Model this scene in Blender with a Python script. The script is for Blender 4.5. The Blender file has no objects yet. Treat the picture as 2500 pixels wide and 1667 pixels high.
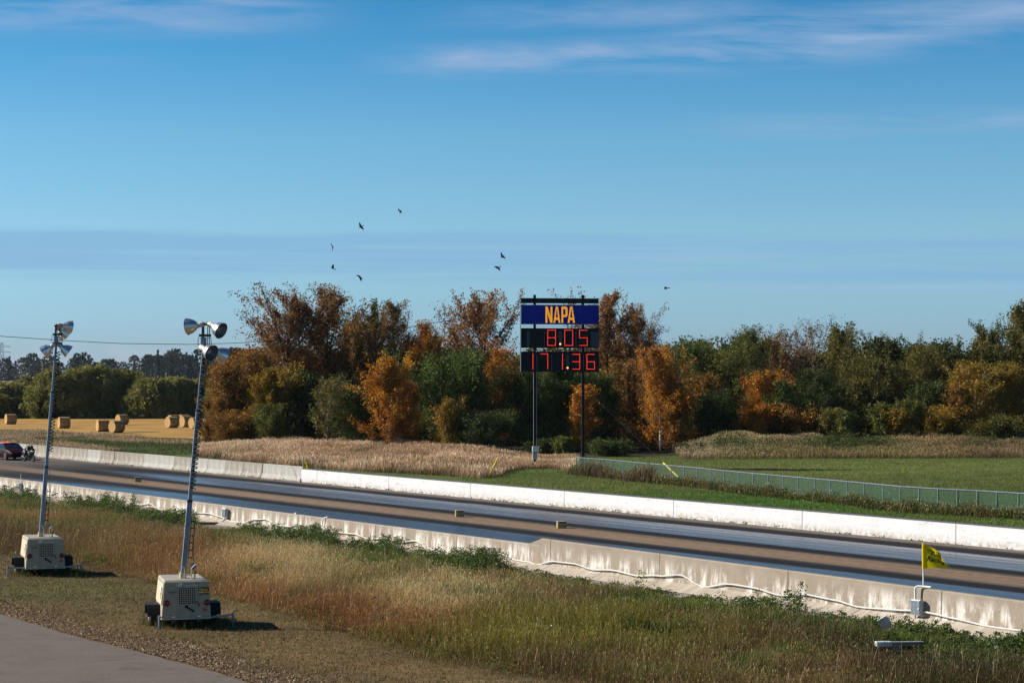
import bpy, math
import numpy as np
from math import radians, sin, cos, tan, pi, atan2, sqrt

# ------------------------------------------------------------------ scene, camera, sky, sun
sc = bpy.context.scene
COL = sc.collection
F = 4861.0; CX = 1250.0; CY = 833.5; HZ = 925.0; H = 6.8      # photo pixels (2500 wide), camera height
PITCH = math.atan((HZ - CY) / F)
cam = bpy.data.cameras.new('camera'); cam.lens = 70.0; cam.sensor_width = 36.0
cam.clip_start = 0.5; cam.clip_end = 20000
camo = bpy.data.objects.new('camera', cam); COL.objects.link(camo)
camo.location = (0, 0, H); camo.rotation_euler = (pi / 2 + PITCH, 0, 0)
sc.camera = camo
sc.view_settings.view_transform = 'Standard'; sc.view_settings.look = 'None'
sc.view_settings.gamma = 1.0; sc.view_settings.exposure = 0.7
SUN_AZ, SUN_EL = -77.0, 31.0                                   # azimuth clockwise from the view direction

class NT:
    """small helper for node trees"""
    def __init__(s, nt): s.nt = nt
    def n(s, t, **k):
        o = s.nt.nodes.new(t)
        for a, v in k.items(): setattr(o, a, v)
        return o
    def put(s, sock, v):
        if isinstance(v, bpy.types.NodeSocket): s.nt.links.new(v, sock)
        elif v is not None: sock.default_value = v
    def m(s, op, a, b=None, c=None, clamp=False):
        o = s.n('ShaderNodeMath', operation=op, use_clamp=clamp)
        s.put(o.inputs[0], a); s.put(o.inputs[1], b); s.put(o.inputs[2], c)
        return o.outputs[0]
    def ss(s, x, a, b):                                        # smoothstep a..b (b may be < a)
        o = s.n('ShaderNodeMapRange', interpolation_type='SMOOTHSTEP')
        s.put(o.inputs[0], x); s.put(o.inputs[1], a); s.put(o.inputs[2], b)
        if b < a:
            o.inputs[1].default_value = b; o.inputs[2].default_value = a
            o.inputs[3].default_value = 1; o.inputs[4].default_value = 0
        return o.outputs[0]
    def mix(s, f, a, b, mode='MIX'):
        o = s.n('ShaderNodeMix', data_type='RGBA', blend_type=mode)
        s.put(o.inputs[0], f)
        for i, v in ((6, a), (7, b)):
            s.put(o.inputs[i], v if isinstance(v, bpy.types.NodeSocket) else (v[0], v[1], v[2], 1))
        return o.outputs[2]
    def ramp(s, f, stops, interp='LINEAR'):
        o = s.n('ShaderNodeValToRGB'); cr = o.color_ramp; cr.interpolation = interp
        while len(cr.elements) < len(stops): cr.elements.new(0.5)
        for e, (p, c) in zip(cr.elements, stops):
            e.position = p; e.color = (c[0], c[1], c[2], 1) if not isinstance(c, (int, float)) else (c, c, c, 1)
        s.put(o.inputs[0], f); return o.outputs[0]
    def noise(s, vec, scale, detail=3, rough=.55, dist=0):
        o = s.n('ShaderNodeTexNoise'); s.put(o.inputs['Vector'], vec)
        o.inputs['Scale'].default_value = scale; o.inputs['Detail'].default_value = detail
        o.inputs['Roughness'].default_value = rough; o.inputs['Distortion'].default_value = dist
        return o.outputs[0]
    def xyz(s, x, y, z=0.0):
        o = s.n('ShaderNodeCombineXYZ'); s.put(o.inputs[0], x); s.put(o.inputs[1], y); s.put(o.inputs[2], z)
        return o.outputs[0]
    def sep(s, v):
        o = s.n('ShaderNodeSeparateXYZ'); s.put(o.inputs[0], v); return o.outputs

wd = bpy.data.worlds.new("World"); sc.world = wd; wd.use_nodes = True
W = NT(wd.node_tree); bg = wd.node_tree.nodes['Background']
sky = W.n('ShaderNodeTexSky', sky_type='NISHITA', sun_disc=False)
sky.sun_elevation = radians(SUN_EL); sky.sun_rotation = radians(SUN_AZ)
sky.altitude = 600; sky.air_density = 1.0; sky.dust_density = 0.25; sky.ozone_density = 2.0
tc = W.n('ShaderNodeTexCoord'); dx, dy, dz = W.sep(tc.outputs['Generated'])
el = dz                                                        # sine of the elevation
tint = W.ramp(W.m('MULTIPLY', el, 2.0, clamp=True),
              [(0.0, (.42, .56, .98)), (.06, (.48, .74, 1.12)), (.14, (.60, .88, 1.10)), (.24, (.50, .88, 1.08)),
               (.32, (.30, .78, 1.04)), (.40, (.18, .66, .94)), (.55, (.20, .50, .70)), (1.0, (.30, .42, .60))])
skyc = W.mix(1.0, sky.outputs[0], tint, 'MULTIPLY')
den = W.m('MAXIMUM', dy, .08)
u = W.m('DIVIDE', dx, den); v = W.m('DIVIDE', dz, den)         # cloud sheets drift on tangents of azimuth and height
uv = W.xyz(W.m('MULTIPLY', u, 3.0), W.m('MULTIPLY', v, 24.0))
n1 = W.noise(uv, 3.2, 7, .6, .4)
uvw = W.xyz(W.m('MULTIPLY', u, 2.0), W.m('MULTIPLY', v, 60.0), 3.3)
n2 = W.noise(uvw, 1.6, 5, .6, .5)
wob = W.m('MULTIPLY', W.m('SUBTRACT', W.noise(W.xyz(W.m('MULTIPLY', u, 5.0), 1.7), 1.5, 3), .5), .006)
vv = W.m('ADD', W.m('ADD', v, wob), W.m('MULTIPLY', u, .009))
def band(c, hw, soft):
    a = W.ss(vv, c - hw - soft, c - hw + soft); b = W.ss(vv, c + hw + soft, c + hw - soft)
    return W.m('MULTIPLY', a, b)
# long grey-blue layer a little above the trees
lay = W.m('MULTIPLY', W.m('MULTIPLY', W.ss(vv, .0445, .054), W.ss(W.m('ADD', vv, W.m('MULTIPLY', W.m('SUBTRACT', n1, .5), .012)), .0765, .0700)), W.ramp(n2, [(.36, .05), (.56, 1.0)]))
skyc = W.mix(W.m('MULTIPLY', lay, .75), skyc, (2.15, 4.2, 6.5))
n3 = W.noise(W.xyz(W.m('MULTIPLY', u, 4.0), W.m('MULTIPLY', v, 90.0), 8.8), 1.3, 5, .6, .4)
edge = W.m('MULTIPLY', band(.056, .010, .006), W.ramp(n3, [(.52, 0), (.70, .55)]))
skyc = W.mix(edge, skyc, (3.3, 5.0, 6.9))
# high wisps
def wisp(v0, slope, hw, u0, u1, amt):
    vr = W.m('SUBTRACT', W.m('SUBTRACT', vv, v0), W.m('MULTIPLY', u, slope))
    a = W.ss(W.m('ABSOLUTE', vr), hw, hw * .1)
    e = W.m('MULTIPLY', W.ss(u, u0, u0 + .07), W.ss(u, u1, u1 - .09))
    return W.m('MULTIPLY', W.m('MULTIPLY', a, e), W.m('MULTIPLY', W.ramp(n1, [(.36, 0), (.66, 1.0)]), amt))
wc = (3.2, 4.4, 6.5)
for a in ((.1610, .050, .013, -.09, .22, .80), (.160, .10, .022, .06, .40, .70), (.1235, .035, .009, .07, .40, .55),
          (.190, .03, .018, -.40, -.06, .75), (.183, .03, .011, -.06, .18, .50), (.164, .03, .006, -.25, -.16, .3)):
    skyc = W.mix(wisp(*a), skyc, wc)
# low pinkish heaps at the left horizon
cum = W.noise(W.xyz(W.m('MULTIPLY', u, 26.0), W.m('MULTIPLY', v, 52.0), 7.1), 1.0, 5, .55)
cm = W.m('MULTIPLY', W.ss(W.m('SUBTRACT', cum, W.m('MULTIPLY', v, 14.0)), .30, .42), W.m('MULTIPLY', W.ss(v, .022, .012), W.ss(u, -.12, -.20)))
skyc = W.mix(W.m('MULTIPLY', cm, .38), skyc, (4.6, 5.0, 5.6))
wd.node_tree.links.new(skyc, bg.inputs[0]); bg.inputs[1].default_value = 0.066

sun = bpy.data.lights.new('sun', 'SUN'); sun.energy = 5.0; sun.angle = radians(.53); sun.color = (1.0, .93, .82)
suno = bpy.data.objects.new('sun', sun); COL.objects.link(suno)
suno.rotation_euler = (radians(90 - SUN_EL), 0, radians(180 - SUN_AZ))

# ------------------------------------------------------------------ pixel <-> place helpers
def ray(x, y):
    a = (x - CX) / F; b = -(y - CY) / F
    return np.array([a, cos(PITCH) - sin(PITCH) * b, sin(PITCH) + cos(PITCH) * b])
def gp(x, y, z=0.0):
    r = ray(x, y); t = (z - H) / r[2]; return np.array([r[0] * t, r[1] * t, z])
def dp(x, y, Y):
    r = ray(x, y); t = Y / r[1]; return np.array([r[0] * t, Y, H + r[2] * t])
def proj(P):
    X, Y, Z = P[..., 0], P[..., 1], P[..., 2] - H
    fw = Y * cos(PITCH) + Z * sin(PITCH); up = -Y * sin(PITCH) + Z * cos(PITCH)
    fw = np.where(fw < 1, 1, fw)
    return CX + F * X / fw, CY - F * up / fw
TH = radians(32.94); CT, ST = cos(TH), sin(TH)                 # the strip runs away to the left at this angle
TRK = atan2(-CT, ST)
def tw(t, d, z=0.0): return np.array([t * ST + d * CT, -t * CT + d * ST, z])
def td(X, Y): return X * ST - Y * CT, X * CT + Y * ST
def px2t(x, d):
    k = (x - CX) / F; return d * (k * ST - CT) / (ST + k * CT)
def sstep(x, a, b):
    t = np.clip((x - a) / (b - a), 0, 1); return t * t * (3 - 2 * t)
def terrain(X, Y):
    X = np.asarray(X, float); Y = np.asarray(Y, float)
    t, d = td(X, Y)
    m = 1.25 * sstep(X, 13.5, 21) * np.exp(-((Y - 184 - .8 * np.sin(X * .21)) / 8.0) ** 2) * (1 + .16 * np.sin(X * .35 + 1) + .10 * np.sin(X * .9 + 2) + .06 * np.sin(X * 2.1)) * (1 - .45 * sstep(X, 27, 33))
    m += .95 * sstep(X, 29, 39) * np.exp(-((Y - 196) / 8.0) ** 2)
    m += .55 * sstep(X, -30, -20) * (1 - sstep(X, -6, 1)) * np.exp(-((Y - 186) / 16.0) ** 2)
    m *= sstep(d, 66, 74)
    m += 5.5 * sstep(Y, 700, 1600)
    m += .05 * np.sin(X * .33 + 1.3) * np.sin(Y * .29) * sstep(d, 62, 70) * (1 - sstep(Y, 240, 300))
    return m
def inpoly(px, py, poly):
    c = np.zeros(px.shape, bool); n = len(poly)
    for i in range(n):
        x1, y1 = poly[i]; x2, y2 = poly[(i + 1) % n]
        with np.errstate(divide='ignore', invalid='ignore'):
            c ^= ((y1 > py) != (y2 > py)) & (px < (x2 - x1) * (py - y1) / (y2 - y1 + 1e-12) + x1)
    return c
_rs = np.random.RandomState(5)
_g = _rs.rand(64, 64)
def vnoise(x, y, s):                                           # smooth value noise, tiled
    x = np.asarray(x) / s; y = np.asarray(y) / s
    xi = np.floor(x).astype(int); yi = np.floor(y).astype(int); fx = x - xi; fy = y - yi
    fx = fx * fx * (3 - 2 * fx); fy = fy * fy * (3 - 2 * fy)
    a = _g[xi % 64, yi % 64]; b = _g[(xi + 1) % 64, yi % 64]; c = _g[xi % 64, (yi + 1) % 64]; d = _g[(xi + 1) % 64, (yi + 1) % 64]
    return (a * (1 - fx) + b * fx) * (1 - fy) + (c * (1 - fx) + d * fx) * fy
def fnoise(x, y, s): return .6 * vnoise(x, y, s) + .3 * vnoise(x + 31, y + 7, s / 2.3) + .1 * vnoise(x + 3, y + 77, s / 5.1)

# ------------------------------------------------------------------ materials
def mat(name, col=(.5, .5, .5), rough=.6, metal=0.0, spec=.5, emit=None, estr=0):
    m = bpy.data.materials.new(name); m.use_nodes = True
    b = m.node_tree.nodes['Principled BSDF']
    b.inputs['Base Color'].default_value = (*col, 1); b.inputs['Roughness'].default_value = rough
    b.inputs['Metallic'].default_value = metal; b.inputs['Specular IOR Level'].default_value = spec
    if emit:
        b.inputs['Emission Color'].default_value = (*emit, 1); b.inputs['Emission Strength'].default_value = estr
    return m
def mottled(name, c1, c2, scale=6, rough=.6, metal=0.0, spec=.5, detail=5, lo=.35, hi=.65, bump=0.0, stretch=(1, 1, 1), rv=.12):
    m = mat(name, c1, rough, metal, spec); N = NT(m.node_tree); b = m.node_tree.nodes['Principled BSDF']
    tc = N.n('ShaderNodeTexCoord'); mp = N.n('ShaderNodeMapping'); N.put(mp.inputs[0], tc.outputs['Object']); mp.inputs['Scale'].default_value = stretch
    n = N.noise(mp.outputs[0], scale, detail, .6)
    N.put(b.inputs['Base Color'], N.ramp(n, [(lo, c1), (hi, c2)]))
    N.put(b.inputs['Roughness'], N.ramp(N.noise(mp.outputs[0], scale * 2.3, 3), [(.3, max(.03, rough - rv)), (.7, min(1, rough + rv))]))
    if bump:
        bp = N.n('ShaderNodeBump'); bp.inputs['Strength'].default_value = bump; bp.inputs['Distance'].default_value = .02
        N.put(bp.inputs['Height'], n); N.put(b.inputs['Normal'], bp.outputs[0])
    return m
def leafmat(name, trans=.35, rough=.6, spec=.12):
    m = bpy.data.materials.new(name); m.use_nodes = True; N = NT(m.node_tree)
    b = m.node_tree.nodes['Principled BSDF']; out = m.node_tree.nodes['Material Output']
    a = N.n('ShaderNodeAttribute', attribute_name='Col')
    N.put(b.inputs['Base Color'], a.outputs[0]); b.inputs['Roughness'].default_value = rough; b.inputs['Specular IOR Level'].default_value = spec
    t = N.n('ShaderNodeBsdfTranslucent'); N.put(t.inputs[0], a.outputs[0])
    mx = N.n('ShaderNodeMixShader'); mx.inputs[0].default_value = trans
    N.put(mx.inputs[1], b.outputs[0]); N.put(mx.inputs[2], t.outputs[0]); N.put(out.inputs[0], mx.outputs[0])
    return m
M = {}
M['leaf'] = leafmat('leaves', .28); M['grass'] = leafmat('grass_blades', .28, .7, .10)
M['bark'] = mottled('grey_bark', (.10, .085, .07), (.18, .155, .13), 3, .9, bump=.3, stretch=(1, 1, .3))
M['dbark'] = mottled('dark_bark', (.035, .03, .025), (.08, .068, .055), 3, .9, bump=.3, stretch=(1, 1, .3))
M['wbark'] = mottled('pale_bark', (.42, .40, .36), (.2, .18, .16), 5, .8, lo=.5, hi=.7, stretch=(1, 1, .5))
M['cream'] = mottled('cream_paint', (.38, .33, .24), (.32, .275, .195), 4, .42, lo=.42, hi=.62, spec=.35)
M['creamd'] = mottled('cream_paint_worn', (.52, .45, .32), (.40, .32, .20), 9, .5, lo=.5, hi=.75)
M['galv'] = mottled('galvanised_steel', (.24, .29, .35), (.17, .21, .26), 9, .45, .35, stretch=(1, 1, .25))
M['dsteel'] = mottled('dark_steel', (.035, .04, .05), (.06, .06, .065), 14, .5, .3)
M['black'] = mottled('black_paint', (.010, .010, .012), (.018, .018, .022), 10, .6, spec=.2)
M['rubber'] = mottled('tyre_rubber', (.012, .012, .013), (.03, .028, .026), 12, .8)
M['alu'] = mottled('spun_aluminium', (.82, .82, .81), (.68, .68, .67), 8, .34, 1.0, lo=.3, hi=.8, rv=.08)
M['aluin'] = mottled('reflector_inside', (.30, .31, .32), (.22, .23, .24), 8, .38, .9)
M['ceram'] = mottled('lamp_housing', (.62, .60, .55), (.45, .42, .38), 10, .5)
M['rust'] = mottled('rusty_steel', (.16, .06, .03), (.09, .045, .03), 20, .7)
M['redlens'] = mat('red_lens', (.22, .008, .012), .2)
M['chrome'] = mat('bright_steel', (.75, .75, .75), .25, 1.0)
M['white'] = mottled('white_plastic', (.74, .74, .72), (.62, .62, .60), 8, .45)
M['pipe'] = mottled('dusty_white_pipe', (.60, .59, .56), (.46, .44, .41), 4, .6)
M['whitetxt'] = mat('white_lettering', (.80, .80, .80), .5)
M['blacktxt'] = mat('black_lettering', (.02, .02, .02), .5)
M['yellowtxt'] = mat('yellow_lettering', (.85, .50, .01), .45)
M['redplac'] = mat('red_placard', (.55, .02, .015), .4)
M['greybox'] = mottled('grey_enclosure', (.40, .43, .44), (.33, .36, .37), 8, .45)
M['yellow'] = mottled('yellow_plastic', (.80, .62, .02), (.65, .48, .02), 12, .45)
M['wire'] = mat('dark_wire', (.03, .03, .035), .6)
M['steelwire'] = mat('galvanised_wire', (.05, .05, .055), .7, .1)

# ------------------------------------------------------------------ mesh builders
def link(name, me, m=None, parent=None, **props):
    o = bpy.data.objects.new(name, me); COL.objects.link(o)
    if m is not None: me.materials.append(m)
    if parent is not None: o.parent = parent
    for k, v_ in props.items(): o[k] = v_
    return o
def empty(name, loc, rz=0.0, **props):
    o = bpy.data.objects.new(name, None); COL.objects.link(o); o.location = loc; o.rotation_euler = (0, 0, rz)
    o.empty_display_size = .2
    for k, v_ in props.items(): o[k] = v_
    return o
def npmesh(name, V, Fc, cols=None, smooth=False):
    """vertices (n,3), faces (m,k) all of one size, optional point colours (n,3)"""
    me = bpy.data.meshes.new(name); V = np.ascontiguousarray(V, np.float32); Fc = np.ascontiguousarray(Fc, np.int32)
    n, k = Fc.shape
    me.vertices.add(len(V)); me.vertices.foreach_set('co', V.ravel())
    me.loops.add(n * k); me.loops.foreach_set('vertex_index', Fc.ravel())
    me.polygons.add(n); me.polygons.foreach_set('loop_start', np.arange(0, n * k, k, dtype=np.int32))
    me.polygons.foreach_set('loop_total', np.full(n, k, np.int32))
    if smooth: me.polygons.foreach_set('use_smooth', np.ones(n, bool))
    if cols is not None:
        a = me.color_attributes.new('Col', 'FLOAT_COLOR', 'POINT')
        c = np.ones((len(V), 4), np.float32); c[:, :3] = cols; a.data.foreach_set('color', c.ravel())
    me.update(calc_edges=True); return me
def frame(d):
    d = np.asarray(d, float); d = d / np.linalg.norm(d)
    a = np.array([0, 0, 1.0]) if abs(d[2]) < .9 else np.array([1.0, 0, 0])
    x = np.cross(a, d); x /= np.linalg.norm(x); return x, np.cross(d, x), d
class MB:
    def __init__(s): s.v = []; s.f = []
    def add(s, V, Fc):
        b = len(s.v); s.v += [tuple(map(float, p)) for p in V]; s.f += [tuple(i + b for i in f) for f in Fc]; return s
    def box(s, x0, x1, y0, y1, z0, z1, bev=0.0, R=None, loc=None):
        if bev <= 0:
            V = [(x, y, z) for z in (z0, z1) for y in (y0, y1) for x in (x0, x1)]
            Fc = [(0, 2, 3, 1), (4, 5, 7, 6), (0, 1, 5, 4), (2, 6, 7, 3), (0, 4, 6, 2), (1, 3, 7, 5)]
        else:
            b = min(bev, .49 * min(x1 - x0, y1 - y0, z1 - z0)); V = []; Fc = []
            def ring(i, z): return [(x0 + i, y0 + i, z)]
            def oct_(e, z): return [(x0 + b + e, y0 + e, z), (x1 - b - e, y0 + e, z), (x1 - e, y0 + b + e, z), (x1 - e, y1 - b - e, z), (x1 - b - e, y1 - e, z), (x0 + b + e, y1 - e, z), (x0 + e, y1 - b - e, z), (x0 + e, y0 + b + e, z)]
            for e, z in ((b * .5, z0), (0, z0 + b), (0, z1 - b), (b * .5, z1)): V += oct_(e, z)
            for r in range(3):
                for i in range(8): j = (i + 1) % 8; Fc.append((r * 8 + i, r * 8 + j, r * 8 + 8 + j, r * 8 + 8 + i))
            Fc.append(tuple(range(7, -1, -1))); Fc.append(tuple(range(24, 32)))
        if R is not None: V = [tuple(R @ np.array(p)) for p in V]
        if loc is not None: V = [tuple(np.array(p) + loc) for p in V]
        return s.add(V, Fc)
    def hexa(s, b4, t4):
        V = list(b4) + list(t4)
        return s.add(V, [(3, 2, 1, 0), (4, 5, 6, 7), (0, 1, 5, 4), (1, 2, 6, 5), (2, 3, 7, 6), (3, 0, 4, 7)])
    def tube(s, pts, r, n=8, caps=True):
        pts = [np.array(p, float) for p in pts]; rs = r if isinstance(r, (list, tuple, np.ndarray)) else [r] * len(pts)
        V = []; Fc = []; px = None
        for i, p in enumerate(pts):
            d = pts[min(i + 1, len(pts) - 1)] - pts[max(i - 1, 0)]
            x, y, d = frame(d)
            if px is not None:
                x = px - d * px.dot(d); x /= np.linalg.norm(x) + 1e-9; y = np.cross(d, x)
            px = x
            V += [tuple(p + rs[i] * (cos(2 * pi * (k + .5) / n) * x + sin(2 * pi * (k + .5) / n) * y)) for k in range(n)]
        for i in range(len(pts) - 1):
            for k in range(n):
                j = (k + 1) % n; Fc.append((i * n + k, i * n + j, i * n + n + j, i * n + n + k))
        if caps: Fc.append(tuple(range(n - 1, -1, -1))); Fc.append(tuple((len(pts) - 1) * n + k for k in range(n)))
        return s.add(V, Fc)
    def lathe(s, prof, o, d, n=24, caps=False):
        """profile of (radius, along) round axis d from o"""
        x, y, d = frame(d); o = np.array(o, float); V = []; Fc = []
        for r, a in prof: V += [tuple(o + d * a + r * (cos(2 * pi * k / n) * x + sin(2 * pi * k / n) * y)) for k in range(n)]
        for i in range(len(prof) - 1):
            for k in range(n): j = (k + 1) % n; Fc.append((i * n + k, i * n + j, i * n + n + j, i * n + n + k))
        if caps: Fc.append(tuple(range(n - 1, -1, -1))); Fc.append(tuple((len(prof) - 1) * n + k for k in range(n)))
        return s.add(V, Fc)
    def prism(s, poly, a0, a1, axis='y'):
        n = len(poly)
        def P(p, a): return (p[0], a, p[1]) if axis == 'y' else ((a, p[0], p[1]) if axis == 'x' else (p[0], p[1], a))
        V = [P(p, a0) for p in poly] + [P(p, a1) for p in poly]
        Fc = [tuple(range(n)), tuple(range(2 * n - 1, n - 1, -1))] + [(i, (i + 1) % n, n + (i + 1) % n, n + i) for i in range(n)]
        return s.add(V, Fc)
    def build(s, name, m, parent=None, smooth=False, **props):
        me = bpy.data.meshes.new(name); me.from_pydata(s.v, [], s.f); me.update()
        bm_fix(me)
        if smooth:
            me.polygons.foreach_set('use_smooth', np.ones(len(me.polygons), bool))
            if hasattr(me, 'set_sharp_from_angle'): me.set_sharp_from_angle(angle=radians(38))
        return link(name, me, m, parent, **props)
import bmesh
def bm_fix(me):
    bm = bmesh.new(); bm.from_mesh(me); bmesh.ops.recalc_face_normals(bm, faces=bm.faces); bm.to_mesh(me); bm.free()
def text_geo(body, w, h, shear=0.0, bold=0.0, x0=0.0, z0=0.0, y=0.0, thick=.003, spacing=1.0):
    """lettering fitted in a w x h box, standing in the local xz plane, facing -y"""
    cu = bpy.data.curves.new('lettering', 'FONT'); cu.body = body; cu.shear = shear; cu.offset = bold; cu.resolution_u = 3; cu.space_character = spacing
    o = bpy.data.objects.new('lettering', cu); COL.objects.link(o)
    dg = bpy.context.evaluated_depsgraph_get(); me = bpy.data.meshes.new_from_object(o.evaluated_get(dg))
    V = np.array([v_.co for v_ in me.vertices]); P = [tuple(p.vertices) for p in me.polygons]
    bpy.data.objects.remove(o); bpy.data.meshes.remove(me); bpy.data.curves.remove(cu)
    lo = V.min(0); hi = V.max(0); sx = w / (hi[0] - lo[0]); sz = h / (hi[1] - lo[1])
    return [(x0 + (p[0] - lo[0]) * sx, y, z0 + (p[1] - lo[1]) * sz) for p in V], P
def flip(P): return [tuple(reversed(p)) for p in P]

# ------------------------------------------------------------------ ground
def blobmix(px, py, base, blobs, seed=0):
    c = np.tile(np.array(base, float), (len(px), 1)); w = np.ones(len(px)) * .35
    c *= w[:, None]
    for (x, y, rx, ry, col, k) in blobs:
        g = k * np.exp(-((px - x) / rx) ** 2 - ((py - y) / ry) ** 2)
        c += g[:, None] * np.array(col); w += g
    return c / w[:, None]
TAN = (.52, .36, .165); BRN = (.30, .185, .075); RED = (.25, .115, .04); OLV = (.19, .16, .026); GRN = (.10, .145, .028); DGR = (.055, .085, .02); DBR = (.13, .085, .034)
FGB = [(100, 1240, 200, 45, BRN, 1.0), (80, 1330, 190, 25, DBR, .9), (300, 1330, 150, 45, (.24, .145, .055), 1), (420, 1370, 120, 30, RED, 1.2), (560, 1440, 120, 40, RED, 1.3), (720, 1395, 200, 45, TAN, 1.6),
       (640, 1320, 170, 25, (.2, .13, .06), 1), (900, 1420, 160, 40, (.13, .115, .03), .8), (980, 1530, 140, 30, RED, 1.5), (820, 1500, 100, 25, RED, 1.1), (1090, 1465, 150, 38, TAN, 1.9), (1300, 1450, 120, 40, (.22, .14, .06), 1),
       (1250, 1560, 200, 45, OLV, 1.6), (1550, 1560, 230, 50, OLV, 1.5), (1420, 1630, 160, 30, DBR, 1.4), (1480, 1460, 200, 30, (.16, .10, .045), 1), (1750, 1560, 130, 60, (.17, .12, .045), .9),
       (1900, 1640, 150, 50, (.22, .145, .06), 1.1), (2100, 1600, 220, 40, (.085, .06, .024), 1.6), (2400, 1640, 200, 50, (.06, .05, .018), 1.8), (2050, 1540, 130, 25, (.09, .07, .028), 1.2), (2300, 1590, 200, 30, (.07, .055, .02), 1.4),
       (1650, 1640, 160, 40, (.16, .12, .04), 1)]
RD = [(-60, 1488), (0, 1501), (165, 1550), (330, 1592), (495, 1635), (593, 1664), (700, 1700)]
EDGE = [(-80, 1342), (0, 1350), (165, 1379), (297, 1409), (420, 1434), (528, 1450), (640, 1480), (760, 1525), (900, 1562), (1015, 1601), (1168, 1634), (1360, 1668), (1560, 1720)]
def edge_y(px): return np.interp(px, [p[0] for p in EDGE], [p[1] for p in EDGE])
def gcolor(X, Y):
    P = np.stack([X, Y, np.zeros_like(X)], -1); px, py = proj(P); t, d = td(X, Y)
    c = np.tile(np.array([.05, .075, .018]), (len(X), 1))
    near = (d < 39.5) & (Y > 20)
    fg = blobmix(px, py, (.10, .065, .028), [(b[0], b[1], b[2], b[3], tuple(.3 * q for q in b[4]), b[5]) for b in FGB])
    mown = blobmix(px, py, (.135, .095, .045), [(150, 1440, 160, 25, (.10, .095, .035), 1.0), (700, 1560, 150, 40, (.16, .105, .048), 1), (350, 1580, 200, 40, (.12, .085, .042), 1), (950, 1640, 150, 30, (.15, .098, .045), 1)])
    mk = (py > edge_y(px))[:, None]
    c = np.where(near[:, None], np.where(mk, mown, fg), c)
    law = (d > 60) & (Y < 230)
    lw = blobmix(px, py, (.07, .10, .024), [(2000, 1225, 700, 22, (.055, .11, .02), 1.5), (1400, 1180, 250, 25, (.09, .12, .03), 1), (2100, 1150, 500, 16, (.13, .16, .042), 1.2), (1750, 1150, 200, 10, (.13, .11, .045), .8), (2350, 1170, 250, 20, (.075, .09, .027), 1),
                                            (200, 1080, 300, 12, (.05, .065, .022), 1), (300, 1100, 300, 8, (.045, .07, .02), 1.2)])
    c = np.where(law[:, None], lw, c)
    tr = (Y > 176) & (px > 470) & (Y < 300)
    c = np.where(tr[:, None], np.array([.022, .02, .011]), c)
    far = Y >= 330
    fr = blobmix(px, py, (.05, .06, .025), [(0, 945, 300, 6, (.32, .22, .10), 2.0)])
    c = np.where(far[:, None], fr, c)
    return c
xs = np.concatenate([-np.geomspace(7000, 75, 26), np.arange(-70, 71, 1.0), np.geomspace(75, 7000, 26)])
ys = np.concatenate([-np.geomspace(3000, 10, 14), np.arange(0, 30, 6.0), np.arange(32, 232, 1.0), np.arange(236, 420, 6.0), np.geomspace(430, 9000, 34)])
gx, gy = np.meshgrid(xs, ys); GX, GY = gx.ravel(), gy.ravel()
nx, ny = len(xs), len(ys)
ii = (np.arange(ny - 1)[:, None] * nx + np.arange(nx - 1)[None, :]).ravel()
Fq = np.stack([ii, ii + 1, ii + nx + 1, ii + nx], 1)
gm = bpy.data.materials.new('ground'); gm.use_nodes = True; N = NT(gm.node_tree); b = gm.node_tree.nodes['Principled BSDF']
a = N.n('ShaderNodeAttribute', attribute_name='Col'); tcg = N.n('ShaderNodeTexCoord'); oc = tcg.outputs['Object']
k1 = N.noise(oc, 4.0, 6, .7); k2 = N.noise(oc, .35, 4, .6); k3 = N.noise(oc, 22, 3, .6)
f1 = N.m('MULTIPLY', N.ramp(k1, [(.3, .5), (.7, 1.45)]), N.m('MULTIPLY', N.ramp(k2, [(.3, .7), (.7, 1.25)]), N.ramp(k3, [(.3, .6), (.7, 1.35)])))
N.put(b.inputs['Base Color'], N.mix(1.0, a.outputs[0], N.xyz(f1, f1, f1), 'MULTIPLY')); b.inputs['Roughness'].default_value = .95; b.inputs['Specular IOR Level'].default_value = .1
bp = N.n('ShaderNodeBump'); bp.inputs['Strength'].default_value = .8; bp.inputs['Distance'].default_value = .05; N.put(bp.inputs['Height'], k1); N.put(b.inputs['Normal'], bp.outputs[0])
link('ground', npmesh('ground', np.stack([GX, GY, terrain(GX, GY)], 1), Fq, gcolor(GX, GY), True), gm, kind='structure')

# stubble field beyond the strip, far left
fld = [gp(x, y)[:2] for x, y in ((-260, 1018), (520, 1018), (520, 1072), (330, 1066), (200, 1058), (90, 1050), (-260, 1042))]
fm = mottled('stubble', (.44, .26, .07), (.19, .10, .03), .6, .95, spec=.1, lo=.36, hi=.66, stretch=(.22, .8, 1), bump=.8, detail=8)
MB().prism([tuple(p) for p in fld], .012, .032, 'z').build('stubble_field', fm, kind='structure')
vg = [gp(x, y)[:2] for x, y in ((-300, 1009.5), (540, 1009.5), (540, 1017.6), (-300, 1017.6))]
MB().prism([tuple(p) for p in vg], .012, .032, 'z').build('field_verge', mottled('green_verge', (.05, .08, .018), (.035, .055, .014), .6, .95, spec=.1), kind='structure')

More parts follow.
